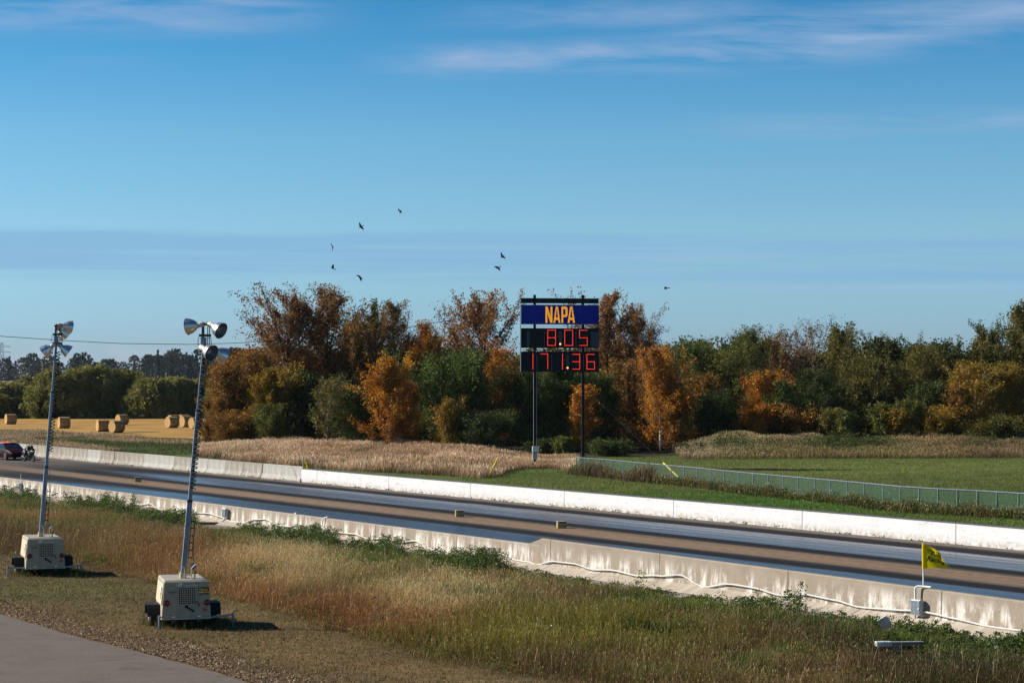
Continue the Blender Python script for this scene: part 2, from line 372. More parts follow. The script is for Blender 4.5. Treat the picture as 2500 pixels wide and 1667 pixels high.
# drag strip (own frame: x along the strip, y across it)
def trackmat():
    m = bpy.data.materials.new('drag_strip_surface'); m.use_nodes = True; N = NT(m.node_tree); b = m.node_tree.nodes['Principled BSDF']
    tc = N.n('ShaderNodeTexCoord'); x, y, z = N.sep(tc.outputs['Object'])
    st = N.xyz(N.m('MULTIPLY', x, .05), N.m('MULTIPLY', y, 2.2)); s1 = N.noise(st, 2.0, 6, .65, .2)
    st2 = N.xyz(N.m('MULTIPLY', x, .02), N.m('MULTIPLY', y, 5.0), 4.0); s2 = N.noise(st2, 1.6, 5, .65)
    gr = N.noise(tc.outputs['Object'], 3.0, 5, .65)
    yy = N.m('ADD', y, N.m('MULTIPLY', N.m('SUBTRACT', s1, .5), .9))
    def bnd(a0, a1, s): return N.m('MULTIPLY', N.ss(yy, a0 - s, a0 + s), N.ss(yy, a1 + s, a1 - s))
    t0n, t0f = px2t(90, 46), px2t(365, 55.5)
    gn = N.m('MULTIPLY', bnd(43.4, 48.1, .18), N.ss(N.m('ADD', x, N.m('MULTIPLY', N.m('ABSOLUTE', N.m('SUBTRACT', yy, 45.6)), -9.0)), t0n - 18, t0n + 4))
    gf = N.m('MULTIPLY', bnd(53.4, 57.3, .18), N.ss(N.m('ADD', x, N.m('MULTIPLY', N.m('ABSOLUTE', N.m('SUBTRACT', yy, 55.3)), -7.0)), t0f - 16, t0f + 2))
    gl = N.m('MAXIMUM', gn, gf)
    dn = N.m('MULTIPLY', bnd(41.6, 49.5, .5), N.ss(x, t0n - 30, t0n - 5))
    df = N.m('MULTIPLY', bnd(52.1, 58.9, .45), N.ss(x, t0f - 30, t0f - 6))
    dk = N.m('MAXIMUM', dn, df)
    tanc = N.ramp(N.m('ADD', N.m('MULTIPLY', s2, .6), N.m('MULTIPLY', gr, .4)), [(.34, (.07, .052, .038)), (.48, (.18, .125, .082)), (.64, (.28, .19, .125))])
    grey = N.ramp(N.m('ADD', N.m('MULTIPLY', s1, .6), N.m('MULTIPLY', gr, .4)), [(.3, (.075, .065, .058)), (.6, (.165, .14, .12)), (.75, (.20, .165, .14))])
    mid = bnd(49.8, 52.0, .45)
    base = N.mix(mid, grey, tanc)
    # old tyre streaks on the far part that is not yet glossy
    strk = N.m('MULTIPLY', N.ramp(s2, [(.46, 0), (.62, 1)]), N.m('MULTIPLY', N.ss(x, t0f + 5, t0f - 20), .75))
    base = N.mix(strk, base, (.05, .045, .045))
    rub = N.ramp(s2, [(.3, (.010, .010, .011)), (.7, (.022, .020, .020))])
    base = N.mix(dk, base, rub)
    base = N.mix(gl, base, N.ramp(s2, [(.3, (.022, .026, .034)), (.7, (.05, .055, .065))]))  # glossy lanes: faint blue of the reflected sky put into the base colour
    N.put(b.inputs['Base Color'], base)
    rg = N.ramp(N.m('ADD', N.m('MULTIPLY', s2, .7), N.m('MULTIPLY', s1, .3)), [(.36, .17), (.64, .40)])
    N.put(b.inputs['Roughness'], N.m('ADD', N.m('MULTIPLY', gl, rg), N.m('MULTIPLY', N.m('SUBTRACT', 1.0, gl), .85)))
    N.put(b.inputs['Specular IOR Level'], N.m('ADD', .08, N.m('MULTIPLY', gl, .50)))
    return m
t_r = px2t(2900, 39); t_l = -520.0
ds = MB().add([(t_l, 39.15, .004), (t_r, 39.15, .004), (t_r + 40, 60.3, .004), (t_l, 60.3, .004)], [(0, 1, 2, 3)]).build('drag_strip', trackmat(), kind='structure')
ds.rotation_euler = (0, 0, TRK)

# access road at the lower left and its gravel edge
_rx = np.arange(-60, 700, 5.0); rp = [gp(x, np.interp(x, [q[0] for q in RD], [q[1] for q in RD]) + 3.2 * (vnoise(x, 0.0, 9.0) - .5) + 3.0 * (vnoise(x, 5.0, 37.0) - .5))[:2] for x in _rx] + [(-4.0, 32.0), (-60, 32.0)] + [tuple(gp(-900, 1400)[:2])]
rdm = bpy.data.materials.new('worn_asphalt'); rdm.use_nodes = True; N = NT(rdm.node_tree); b = rdm.node_tree.nodes['Principled BSDF']; tcr = N.n('ShaderNodeTexCoord')
ra = N.noise(tcr.outputs['Object'], 1.1, 6, .6); rb = N.noise(tcr.outputs['Object'], 45, 3, .7); rc = N.n('ShaderNodeTexVoronoi'); N.put(rc.inputs[0], tcr.outputs['Object']); rc.inputs['Scale'].default_value = 38
cc = N.mix(N.ramp(rb, [(.4, 0), (.62, 1)]), (.095, .078, .064), (.165, .137, .115)); cc = N.mix(N.ramp(ra, [(.35, 0), (.7, .6)]), cc, (.085, .069, .057)); cc = N.mix(N.ramp(rc.outputs[0], [(.1, .6), (.25, 0)]), cc, (.09, .08, .07))
vd = N.n('ShaderNodeTexVoronoi', feature='DISTANCE_TO_EDGE'); wv = N.n('ShaderNodeVectorMath', operation='ADD'); nz = N.n('ShaderNodeTexNoise'); N.put(nz.inputs['Vector'], tcr.outputs['Object']); nz.inputs['Scale'].default_value = 1.6; N.put(wv.inputs[0], tcr.outputs['Object']); N.put(wv.inputs[1], nz.outputs[1]); N.put(vd.inputs[0], wv.outputs[0]); vd.inputs['Scale'].default_value = .33
cc = N.mix(N.m('MULTIPLY', N.ss(vd.outputs[0], .008, .002), .22), cc, (.03, .027, .024))
sp = N.noise(tcr.outputs['Object'], .8, 4, .6); cc = N.mix(N.ramp(sp, [(.58, 0), (.70, .45)]), cc, (.06, .05, .044))
N.put(b.inputs['Base Color'], cc); b.inputs['Roughness'].default_value = .9; b.inputs['Specular IOR Level'].default_value = .2
bp = N.n('ShaderNodeBump'); bp.inputs['Strength'].default_value = .5; bp.inputs['Distance'].default_value = .01; N.put(bp.inputs['Height'], rb); N.put(b.inputs['Normal'], bp.outputs[0])
MB().prism([tuple(p) for p in rp], .005, .03, 'z').build('access_road', rdm, kind='structure')

# ------------------------------------------------------------------ concrete walls along the strip
def concrete(name, c1, c2, streak, joint=6.0, jo=0.0, white=False):
    m = bpy.data.materials.new(name); m.use_nodes = True; N = NT(m.node_tree); b = m.node_tree.nodes['Principled BSDF']
    tc = N.n('ShaderNodeTexCoord'); O = tc.outputs['Object']; x, y, z = N.sep(O)
    n1 = N.noise(O, 1.3, 6, .6); n2 = N.noise(O, 14, 4, .65)
    c = N.ramp(N.m('ADD', N.m('MULTIPLY', n1, .65), N.m('MULTIPLY', n2, .35)), [(.35, c1), (.65, c2)])
    vs = N.noise(N.xyz(N.m('MULTIPLY', x, 2.2), N.m('MULTIPLY', z, .55)), 1.0, 7, .72)
    fade = N.ss(z, 1.10, .50)
    c = N.mix(N.m('MULTIPLY', N.ramp(vs, [(.47, 0), (.62, 1)]), N.m('MULTIPLY', fade, streak)), c, (.78, .75, .70))
    if white:
        lowm = N.m('MULTIPLY', N.ss(z, .42, .02), N.ramp(N.noise(O, 4.0, 6, .75), [(.42, 0), (.60, .95)]))
        c = N.mix(lowm, c, (.34, .29, .21))
        scf = N.noise(N.xyz(N.m('MULTIPLY', x, .8), N.m('MULTIPLY', z, 4.5), y), 1.3, 7, .75, .6)
        c = N.mix(N.ramp(scf, [(.57, 0), (.70, .85)]), c, (.26, .245, .23))
        ch = N.noise(N.xyz(N.m('MULTIPLY', x, 4.0), N.m('MULTIPLY', z, 4.0), 9.0), 1.6, 5, .7)
        c = N.mix(N.ramp(ch, [(.64, 0), (.72, .6)]), c, (.22, .19, .16))
    else:
        c = N.mix(N.ramp(N.noise(O, 9, 2, .5), [(.70, 0), (.76, .7)]), c, (.10, .085, .07))
        dr = N.noise(N.xyz(N.m('MULTIPLY', x, 5.0), N.m('MULTIPLY', z, .5), 2.0), 1.0, 5, .7)
        c = N.mix(N.ramp(dr, [(.58, 0), (.74, .45)]), c, (.22, .185, .15))
    jx = N.m('PINGPONG', N.m('ADD', x, jo), joint / 2)
    c = N.mix(N.m('MULTIPLY', N.m('LESS_THAN', jx, .022), .85), c, (.07, .06, .05))
    N.put(b.inputs['Base Color'], c); b.inputs['Roughness'].default_value = .85; b.inputs['Specular IOR Level'].default_value = .2
    bp = N.n('ShaderNodeBump'); bp.inputs['Strength'].default_value = .35; bp.inputs['Distance'].default_value = .02; N.put(bp.inputs['Height'], n2); N.put(b.inputs['Normal'], bp.outputs[0])
    return m
cnear = concrete('weathered_concrete', (.235, .195, .150), (.31, .26, .205), .9, 6.3, 1.2)
cbase = concrete('footing_concrete', (.29, .25, .20), (.37, .32, .26), .25, 3.15, 1.2)
cslab = concrete('slab_concrete', (.18, .155, .125), (.25, .215, .175), .15, 6.3, 0)
cwhite = concrete('white_painted_concrete', (.56, .56, .57), (.62, .62, .64), 0, 9.5, 2.0, True)
ccap = mottled('dark_wall_top', (.035, .035, .04), (.07, .07, .075), 6, .8)  # dark tone of the strip along the white wall's top
DN = 39.1; t_step = px2t(1318, DN); DF = 60.0
def near_wall(t0, t1, h, label, h2=None):
    h2 = h if h2 is None else h2
    o = empty('concrete_wall', (0, 0, 0), TRK, label=label, category='wall')
    pf = lambda t, q: [(t, DN, .30), (t, DN + .03, q - .03), (t, DN + .05, q), (t, DN + .20, q), (t, DN + .24, q - .03), (t, DN + .30, .30)]
    MB().add(pf(t0, h) + pf(t1, h2), [tuple(range(6)), tuple(range(11, 5, -1))] + [(i, (i + 1) % 6, 6 + (i + 1) % 6, 6 + i) for i in range(6)]).build('wall_face', cnear, o)
    nseg = 90; prof = [(DN - .55, .10), (DN - .42, .14), (DN - .12, .24), (DN - .003, .33), (DN + .36, .33), (DN + .36, .10)]
    MB().prism([(DN - .55, .09), (DN - .40, .14), (DN - .13, .235), (DN - .004, .30), (DN + .35, .30), (DN + .35, .09)], t0, t1, 'x').build('footing', cbase, o)
    MB().prism([(DN - 1.25, -.06), (DN - 1.25, .07), (DN + .38, .09), (DN + .38, -.06)], t0, t1, 'x').build('base_slab', cslab, o)
    return o
near_wall(px2t(-220, DN), t_step, .94, 'lower stretch of grey concrete wall this side of the drag strip')
w2 = near_wall(t_step + .004, px2t(2850, DN), 1.18, 'taller stretch of streaked tan concrete wall beside the yellow flag', 1.04)
MB().prism([(t_step + .004, .942), (t_step - .8, .942), (t_step + .004, 1.17)], DN + .06, DN + .19, 'y').build('end_ramp', cnear, w2)
t_w = px2t(736, DF); t_we = px2t(3000, DF)
o = empty('white_wall', (0, 0, 0), TRK, label='white painted concrete wall along the far side of the drag strip', category='wall')
MB().prism([(DF, 0), (DF + .015, .85), (DF + .26, .85), (DF + .28, 0)], t_w, t_we, 'x').build('wall_face', cwhite, o)
MB().prism([(DF + .004, .852), (DF + .01, .90), (DF + .27, .90), (DF + .275, .852)], t_w, t_we, 'x').build('coping', ccap, o)
# precast barrier sections
jprof = [(-.30, 0), (-.30, .09), (-.15, .34), (-.085, .98), (-.07, 1.0), (.07, 1.0), (.085, .98), (.15, .34), (.30, .09), (.30, 0)]
jm = [concrete('precast_a', (.20, .185, .155), (.27, .25, .215), .3, 99), concrete('precast_b', (.28, .27, .25), (.34, .325, .30), .25, 99), concrete('precast_c', (.18, .16, .135), (.24, .21, .18), .3, 99)]
jme = []
for k in range(3):
    mbj = MB().prism(jprof, .008, 2.99, 'x'); o = mbj.build('concrete_barrier', jm[k]); jme.append(o.data); bpy.data.objects.remove(o)
tj = t_w - .02; i = 0; rj = np.random.RandomState(3)
while tj > px2t(-70, DF) and i < 90:
    tj -= 3.0; k = rj.choice(3, p=[.45, .25, .3])
    o = bpy.data.objects.new('concrete_barrier', jme[k]); COL.objects.link(o)
    p = tw(tj, DF + .2 + rj.uniform(-.02, .02)); o.location = (p[0], p[1], 0); o.rotation_euler = (0, 0, TRK + rj.uniform(-.006, .006))
    o['label'] = ['warm grey', 'pale grey', 'brownish grey'][k] + ' precast concrete barrier section standing in the row along the far track edge'
    o['category'] = 'barrier'; o['group'] = ['warm grey', 'pale grey', 'brownish grey'][k] + ' barrier sections beside the track'
    i += 1

# white pipe that wanders along the near wall
rp_ = np.random.RandomState(11); ts = np.arange(px2t(-60, DN), px2t(2620, DN), .35)
zz = .40 + .20 * (vnoise(ts, ts * 0, 1.2) - .5) * 2 * (1 - .6 * sstep(ts, px2t(1900, DN), px2t(2300, DN))) + .035 * np.sin(ts * .9)
zz = zz * np.where((ts > px2t(880, DN)) & (ts < px2t(1300, DN)), .55, 1) + np.where((ts > px2t(880, DN)) & (ts < px2t(1300, DN)), .17, 0)
o = MB().tube([(t, DN - .055, z) for t, z in zip(ts, zz)], .026, 8).build('pipe', M['pipe'], smooth=True, label='long white plastic pipe wavering along the foot of the near concrete wall', category='pipe')
o.rotation_euler = (0, 0, TRK)
def ebox(px, z0, s, label, hook=True):
    t = px2t(px, DN); p = tw(t, DN - .03); o = empty('electrical_box', (p[0], p[1], 0), TRK + .12, label=label, category='electrical box')
    b = MB().box(-.17 * s, .17 * s, -.17, -.012, z0, z0 + .42 * s, .012).build('enclosure', M['greybox'], o)
    MB().box(-.15 * s, .15 * s, -.182, -.173, z0 + .03, z0 + .40 * s, .004).build('cover', M['galv'], b)
    MB().box(.10 * s, .14 * s, -.20, -.184, z0 + .15, z0 + .2, .004).build('latch', M['white'], o)
    MB().tube([(-.10 * s, -.05, z0), (-.10 * s, -.05, z0 - .12), (-.22 * s, -.2, .16), (-.4 * s, -.5, .12)], .018, 6).build('cable', M['dsteel'], o, True)
    return o
ebox(54, .38, .9, 'grey electrical box on the near wall at the far left, with a small white post'); 
ebox(556, .42, .95, 'grey electrical box on the near wall to the right of the taller light tower')
eb = ebox(2244, .36, 1.0, 'grey electrical box on the tan wall under the yellow flag')
MB().tube([(-.09, -.06, .78), (-.09, -.06, 1.07), (-.07, -.05, 1.11), (-.02, -.02, 1.13), (.10, .02, 1.13), (.36, .05, 1.13)], .032, 8).build('conduit', M['white'], eb, True)
eb2 = [o for o in COL.objects if o.name == 'electrical_box'][0]
MB().tube([(.02, -.03, .76), (.02, -.03, 1.28)], .016, 6).build('conduit', M['white'], eb2)
for px, l in ((793, 'small bent white conduit end hooked over the top of the lower wall'), (717, 'short white vent stub on top of the lower wall above a dark joint')):
    p = tw(px2t(px, DN), DN - .02); o = empty('conduit_hook', (p[0], p[1], 0), TRK, label=l, category='conduit')
    if px == 793: MB().tube([(-.08, -.03, .62), (-.08, -.03, .82), (-.04, -.02, .91), (.02, .02, .97), (.1, .10, .98)], .025, 8).build('elbow', M['white'], o, True)
    else: MB().tube([(-.05, .1, .94), (-.05, .1, .97), (.06, .12, .98)], .025, 8).build('elbow', M['white'], o, True)
    MB().box(.06, .14, .06, .16, .941, 1.01, .01).build('end_cap', M['white'], o)

# yellow flag on the near wall
def letterpoly(mb, poly, y, s=1.0): pass
p = tw(px2t(2251, DN + .1), DN + .12)
fo = empty('flag', (p[0], p[1], 1.08), 0.0, label='yellow flag with black lettering on a white pole on the near wall', category='flag')
MB().tube([(0, 0, 0), (0, 0, .525)], .022, 8).build('pole', M['white'], fo, True)
MB().box(-.05, .13, -.04, .04, .0, .055, .012).build('bracket', M['greybox'], fo)
nu, nv = 26, 18; V = []
def flagp(a, c):
    # a: along from the pole 0..1, c: up 0..1
    L = .74; top = 1.19 - .24 * a - .28 * a ** 3; bot = .54 + .02 * a - .01 * a * a
    z = bot + (top - bot) * c; x = .035 + L * a * (1 - .14 * c * a) ; x *= (1 - .10 * c)
    y = .13 * a * sin(5.6 * a + 2.6 * c) + .07 * c * a * cos(10 * a - 3 * c) - .16 * max(0, c - .5) * sin(pi * a) * 1.5
    return (x, y, z)
for i in range(nu):
    for j in range(nv): V.append(flagp(i / (nu - 1), j / (nv - 1)))
Fc = [(i * nv + j, (i + 1) * nv + j, (i + 1) * nv + j + 1, i * nv + j + 1) for i in range(nu - 1) for j in range(nv - 1)]
fmat = leafmat('flag_cloth', .3, .6); n_ = fmat.node_tree
ycol = n_.nodes.new('ShaderNodeRGB'); ycol.outputs[0].default_value = (.78, .62, .01, 1)
for nd in list(n_.nodes):
    if nd.type == 'ATTRIBUTE': n_.nodes.remove(nd)
for nd in n_.nodes:
    if nd.type == 'BSDF_PRINCIPLED': n_.links.new(ycol.outputs[0], nd.inputs['Base Color'])
    if nd.type == 'BSDF_TRANSLUCENT': n_.links.new(ycol.outputs[0], nd.inputs[0])
cl = MB().add(V, Fc).build('cloth', fmat, fo, True)
MB().tube([(0, 0, .53), (0, 0, 1.22)], .036, 8).build('sleeve', fmat, fo, True)
def onflag(P, off=-.006):
    out = []
    for (x, _, z) in P:
        q = flagp(min(max(x, 0), 1), min(max(z, 0), 1)); out.append((q[0], q[1] + off, q[2]))
    return out
mb = MB()
V, Pp = text_geo('Racing', .74, .34, shear=.35, bold=.03, x0=.08, z0=.22); mb.add(onflag(V), flip(Pp))
V, Pp = text_geo('Edge', .42, .17, shear=.35, bold=.02, x0=.24, z0=.60); mb.add(onflag(V), flip(Pp))
for (a0, c0, a1, c1, w) in ((.05, .24, .22, .5, .02), (.40, .20, .80, .42, .03), (.10, .78, .60, .90, .035)):
    q = [(a0, 0, c0), (a1, 0, c1), (a1, 0, c1 + w * 2), (a0, 0, c0 + w)]; mb.add(onflag(q), [(0, 1, 2, 3)])
mb.build('lettering', M['blacktxt'], fo)
# the far flag: a sagging yellow pennant where barriers meet the white wall
p = tw(px2t(737, DF), DF + .1); fo = empty('flag', (p[0], p[1], .9), 0.0, label='small folded yellow flag where the white wall meets the grey barriers', category='flag')
MB().tube([(0, 0, 0), (0, 0, .86)], .02, 6).build('pole', M['white'], fo)
V = []
for i in range(8):
    for j in range(8):
        a_, c_ = i / 7, j / 7; V.append((-.02 + (.36 * a_) * (1 - c_ * .93), .05 * sin(7 * a_ + 3 * c_) * a_, .04 + .82 * c_ - .05 * a_))
MB().add(V, [(i * 8 + j, i * 8 + 8 + j, i * 8 + 9 + j, i * 8 + j + 1) for i in range(7) for j in range(7)]).build('cloth', fmat, fo, True)
V, Pp = text_geo('Racing', .2, .12, .3, .03, .03, .18, -.055); MB().add(V, flip(Pp)).build('lettering', M['blacktxt'], fo)

# foam timing blocks on the centre line
fb = mottled('dull_foam', (.34, .28, .14), (.25, .20, .10), 9, .9)
for px, py, l in ((337, 1176, 'small tan timing block on the centre strip, farthest of the three'), (1122, 1261, 'tan timing block on the centre strip, the middle one of three'), (1371, 1289, 'tan timing block on the centre strip, nearest of the three')):
    g = gp(px, py); o = empty('timing_block', (g[0], g[1], .004), TRK + 1.15, label=l, category='marker block', group='timing blocks on the centre line')
    MB().box(-.21, .21, -.16, .16, 0, .32, .02).build('block', fb, o); MB().box(-.19, .19, -.166, -.161, .25, .30, .001).build('lens_slot', M['dsteel'], o)

# ------------------------------------------------------------------ mobile light towers
def light_tower(px, py, yaw, lean, label, sticker, lamps, outr, brk1, brk2, mh):
    g = gp(px, py); o = empty('light_tower', (g[0], g[1], 0), yaw, label=label, category='light tower', group='trailer light towers on the mown grass')
    zb, zt, D = .30, 1.32, 1.75; wb, wt = .665, .60
    body = MB().hexa([(-wb, 0, zb), (wb, 0, zb), (wb, D, zb), (-wb, D, zb)], [(-wt, 0, zt - .05), (wt, 0, zt - .05), (wt, D, zt - .05), (-wt, D, zt - .05)])
    body.hexa([(-wt, 0, zt - .05), (wt, 0, zt - .05), (wt, D, zt - .05), (-wt, D, zt - .05)], [(-wt + .03, .07, zt), (wt - .10, .07, zt), (wt - .10, D - .05, zt), (-wt + .03, D - .05, zt)])
    body = body.build('body', M['cream'], o)
    # seams and bottom lip
    MB().box(-wb - .01, wb + .01, -.012, D + .01, zb - .045, zb - .004, .006).build('bottom_lip', M['creamd'], o)
    door = MB().hexa([(-wb - .012, .10, zb + .36), (-wb - .006, .10, zb + .36), (-wb - .006, D - .15, zb + .36), (-wb - .012, D - .15, zb + .36)],
                     [(-wt - .016, .10, zt - .10), (-wt - .010, .10, zt - .10), (-wt - .010, D - .15, zt - .10), (-wt - .016, D - .15, zt - .10)]).build('side_door', M['creamd'], o)
    MB().box(-wb - .0, -wb + .022, .3, .36, .72, .98, .005).build('handle', M['black'], door)
    MB().box(-wb - .0, -wb + .02, .25, .55, 1.02, 1.12, .002).build('sticker', M['whitetxt'], door)
    gr = MB().box(-.218, .252, -.006, .0, .666, 1.12).build('grille', M['black'], o)
    gb = MB()
    for i in range(9):
        x = -.218 + .47 * i / 8; gb.box(x - .007, x + .007, -.020, -.008, .66, 1.126)
        z = .666 + .454 * i / 8; gb.box(-.224, .258, -.0235, -.0205, z - .006, z + .006)
    gb.build('mesh_bars', M['creamd'], gr)
    for x, z in ((-.53, .708), (.555, .698)):
        tl = MB().lathe([(.075, 0), (.075, .022), (.058, .034), (.0, .04)], (x, 0, z), (0, -1, 0), 20).build('tail_light', M['redlens'], o, True)
        MB().lathe([(.088, 0), (.088, .012), (.074, .016)], (x, 0, z), (0, -1, 0), 20).build('rim', M['dsteel'], tl, True)
    c45 = radians(-35); slot = []
    for k in range(12):
        a_ = 2 * pi * k / 12; q = np.array([.035 * cos(a_) + (.11 if cos(a_) > 0 else -.11), .035 * sin(a_)])
        slot.append((.095 + q[0] * cos(c45) - q[1] * sin(c45), .535 + q[0] * sin(c45) + q[1] * cos(c45)))
    MB().prism(slot, -.012, -.001, 'y').build('slot', M['dsteel'], o)
    MB().lathe([(.045, 0), (.045, .02), (0, .022)], (.0, 0, .60), (0, -1, 0), 12).build('knob', M['black'], o)
    dia = [(.503, .445), (.572, .51), (.50, .578), (.434, .511)] if sticker else [(.60 - .08, .45), (.669 - .08, .515), (.597 - .08, .583), (.531 - .08, .516)]
    dd = MB().prism(dia, -.006, -.001, 'y').build('placard', M['redplac'], o)
    MB().prism([(dia[0][0] - .012, .52), (dia[0][0] + .015, .52), (dia[0][0] + .005, .545)], -.009, -.007, 'y').build('flame', M['whitetxt'], dd)
    MB().tube([(.25, -.02, .70), (.30, -.03, .74), (.33, -.03, .66), (.36, -.03, .60)], .012, 6).build('pull_cord', M['dsteel'], o, True)
    lt = MB()
    V, Pp = text_geo('IR', .12, .085, .25, .04, -.235, 1.155, -.004); lt.add(V, flip(Pp))
    for sgn in (-1, 1):
        pts = []
        for k in range(9):
            a_ = sgn * radians(40) + radians(100 * (k / 8 - .5)) if sgn > 0 else pi + radians(40) * 0 + radians(110 * (k / 8 - .5)) + radians(20)
            pts.append((-.175 + .105 * cos(a_), 1.197 + .058 * sin(a_)))
        ins = [(-.175 + (x + .175) * .86, 1.197 + (z - 1.197) * .86) for x, z in pts]
        for k in range(8): lt.add([(pts[k][0], -.004, pts[k][1]), (pts[k + 1][0], -.004, pts[k + 1][1]), (ins[k + 1][0], -.004, ins[k + 1][1]), (ins[k][0], -.004, ins[k][1])], [(0, 1, 2, 3)])
    lt.build('maker_logo', M['whitetxt'], o)
    V, Pp = text_geo('Ingersoll Rand', .36, .052, .15, .01, -.045, 1.148, -.004); MB().add(V, flip(Pp)).build('maker_lettering', M['whitetxt'], o)
    V, Pp = text_geo('7605606', .245, .05, 0, .015, -.49, .972, -.004); MB().add(V, flip(Pp)).build('fleet_number', M['blacktxt'], o)
    if sticker:
        s = MB().box(.316, .607, -.006, -.001, .935, 1.12).build('sticker', M['blacktxt'], o)
        V, Pp = text_geo('Hertz', .25, .095, .25, .03, .335, 1.012, -.009); MB().add(V, flip(Pp)).build('sticker_lettering', M['yellowtxt'], s)
        MB().box(.32, .45, -.009, -.0065, .962, 1.0).build('white_strip', M['whitetxt'], s); MB().box(.4515, .603, -.009, -.0065, .962, 1.0).build('yellow_strip', M['yellowtxt'], s)
        V, Pp = text_geo('Equipment Rental', .25, .026, .2, .01, .33, .968, -.011); MB().add(V, flip(Pp)).build('strip_lettering', M['blacktxt'], s)
        V, Pp = text_geo('1 888 777 2700', .29, .034, 0, .015, .318, .893, -.004); MB().add(V, flip(Pp)).build('phone_lettering', M['blacktxt'], o)
    for x in (-.35, .35):
        MB().box(x - .05, x + .05, -.02, -.001, .318, .355, .004).build('latch', M['chrome'], o)
        MB().tube([(x + .05 * cos(a_), -.012, .235 + .035 * sin(a_)) for a_ in np.linspace(pi, 2 * pi, 7)], .008, 6).build('tie_ring', M['galv'], o, True)
    # chassis, wheels and fenders
    MB().box(-.55, .55, .15, D - .1, .16, .25, .01).build('chassis', M['black'], o)
    MB().tube([(-.85, .95, .27), (.85, .95, .27)], .035, 8).build('axle', M['black'], o)
    for s_ in (-1, 1):
        w = MB().lathe([(.10, -.09), (.25, -.09), (.285, -.06), (.29, 0), (.285, .06), (.25, .09), (.10, .09)], (s_ * .83, .95, .285), (1, 0, 0), 24, True).build('wheel', M['rubber'], o, True)
        MB().lathe([(0, .0), (.09, .0), (.15, .012), (.16, -.01)], (s_ * .83 + s_ * .092, .95, .285), (s_, 0, 0), 16).build('hub', M['galv'], w, True)
        fp = [(.50, .30), (.53, .52), (.62, .62), (1.28, .62), (1.37, .52), (1.40, .30), (1.36, .30), (1.34, .50), (1.26, .585), (.64, .585), (.56, .50), (.54, .30)]
        f_ = MB().prism(fp, s_ * .68, s_ * 1.0, 'x'); f_.prism([(.50, .30), (.53, .52), (.62, .62), (1.28, .62), (1.37, .52), (1.40, .30)], s_ * .675, s_ * .679, 'x')
        f_.build('fender', M['black'], o)
    for s_, L in outr:
        a_ = MB().tube([(s_ * .5, .12, .27), (s_ * (.66 + L), .12, .33)], .036, 4)
        a_.tube([(s_ * (.66 + L), .12, .37), (s_ * (.66 + L), .12, .02)], .034, 8)
        a_ = a_.build('outrigger', M['galv'], o)
        MB().lathe([(0, 0), (.09, .0), (.09, .015), (0, .02)], (s_ * (.66 + L), .12, .0), (0, 0, 1), 12).build('foot', M['galv'], a_)
        if s_ > 0: MB().tube([(s_ * (.66 + L), .12, .37), (s_ * (.66 + L) + .06, .12, .43), (s_ * (.66 + L) + .16, .10, .46)], .012, 6).build('crank', M['dsteel'], a_, True)
    # bits on the roof
    b0 = np.array([-.03 if sticker else -.09, .59, zt + .10])
    MB().box(b0[0] - .09, b0[0] + .08, .5, .68, zt + .001, zt + .15, .01).build('mast_shoe', M['creamd'], o)
    yk = MB().tube([(-.02, .3, zt), (-.02, .3, zt + .29), (-.12, .3, zt + .42)], .014, 6); yk.tube([(.165, .3, zt), (.165, .3, zt + .29), (.28, .3, zt + .40)], .014, 6); yk.box(-.02, .165, .29, .31, zt + .10, zt + .13)
    yk.build('mast_cradle', M['creamd'], o, True)
    MB().tube([(.27, .4, zt), (.27, .4, zt + .13), (.31, .38, zt + .2)], .018, 8).build('exhaust_pipe', M['dsteel'], o, True)
    # mast (leans a little)
    ml = np.array([tan(lean), .0, 1.0])
    def mp(h, off=(0, 0)): return b0 + ml * h + np.array([off[0], off[1], 0])
    def sq(h0, h1, w):
        A = [mp(h0, q) for q in ((-w, -w), (w, -w), (w, w), (-w, w))]; B_ = [mp(h1, q) for q in ((-w, -w), (w, -w), (w, w), (-w, w))]
        return MB().hexa(A, B_)
    ms = sq(0, brk1, .066).build('mast_section', M['galv'], o); sq(brk1 - .07, brk1, .073).build('collar', M['dsteel'], ms)
    ms = sq(brk1 + .001, brk2, .051).build('mast_section', M['galv'], o); sq(brk2 - .06, brk2, .058).build('collar', M['dsteel'], ms)
    sq(brk2 + .001, mh, .036).build('mast_section', M['galv'], o)
    hp = []; N_ = 0; h0 = brk1 + (.3 if sticker else .5); h1 = mh - .25; turns = int((h1 - h0) / .115)
    for k in range(turns * 9):
        a_ = 2 * pi * k / 9; h = h0 + (h1 - h0) * k / (turns * 9); sw = .02 * sin(h * 1.7)
        ox = (.045 if sticker else .10) + sw * .3; oy = -.14 if sticker else -.05
        hp.append(mp(h, (ox + .066 * cos(a_), oy + .05 * sin(a_))))
    MB().tube(hp, .016, 5).build('coiled_cable', M['black'], o, True)
    pl = MB()
    for h in np.arange(.45, 1.5, .2): pl.add(*[[tuple(mp(h + q[1], (q[0], -.03))) for q in ((.09, 0), (.2, 0), (.2, .03), (.09, .03))], [(0, 1, 2, 3)]])
    for xx in (.095, .195): pl.tube([mp(.42, (xx, -.03)), mp(1.55, (xx, -.03))], .012, 5)
    pl.build('ladder_bracket', M['dsteel'], o)
    wn = MB().lathe([(0, -.05), (.085, -.05), (.085, -.04), (.05, -.035), (.05, .035), (.085, .04), (.085, .05), (0, .05)], mp(.24, (.24, -.12)), (0, 1, 0), 20).build('winch', M['galv'], o, True)
    MB().tube([mp(.20, (.24, -.2)), mp(.10, (.27, -.2)), mp(.05, (.27, -.26))], .010, 6).build('winch_handle', M['dsteel'], wn)
    MB().tube([mp(.28, (.24, -.10)), mp(brk1 - .1, (.12, -.07))], .006, 5).build('winch_rope', M['dsteel'], o)
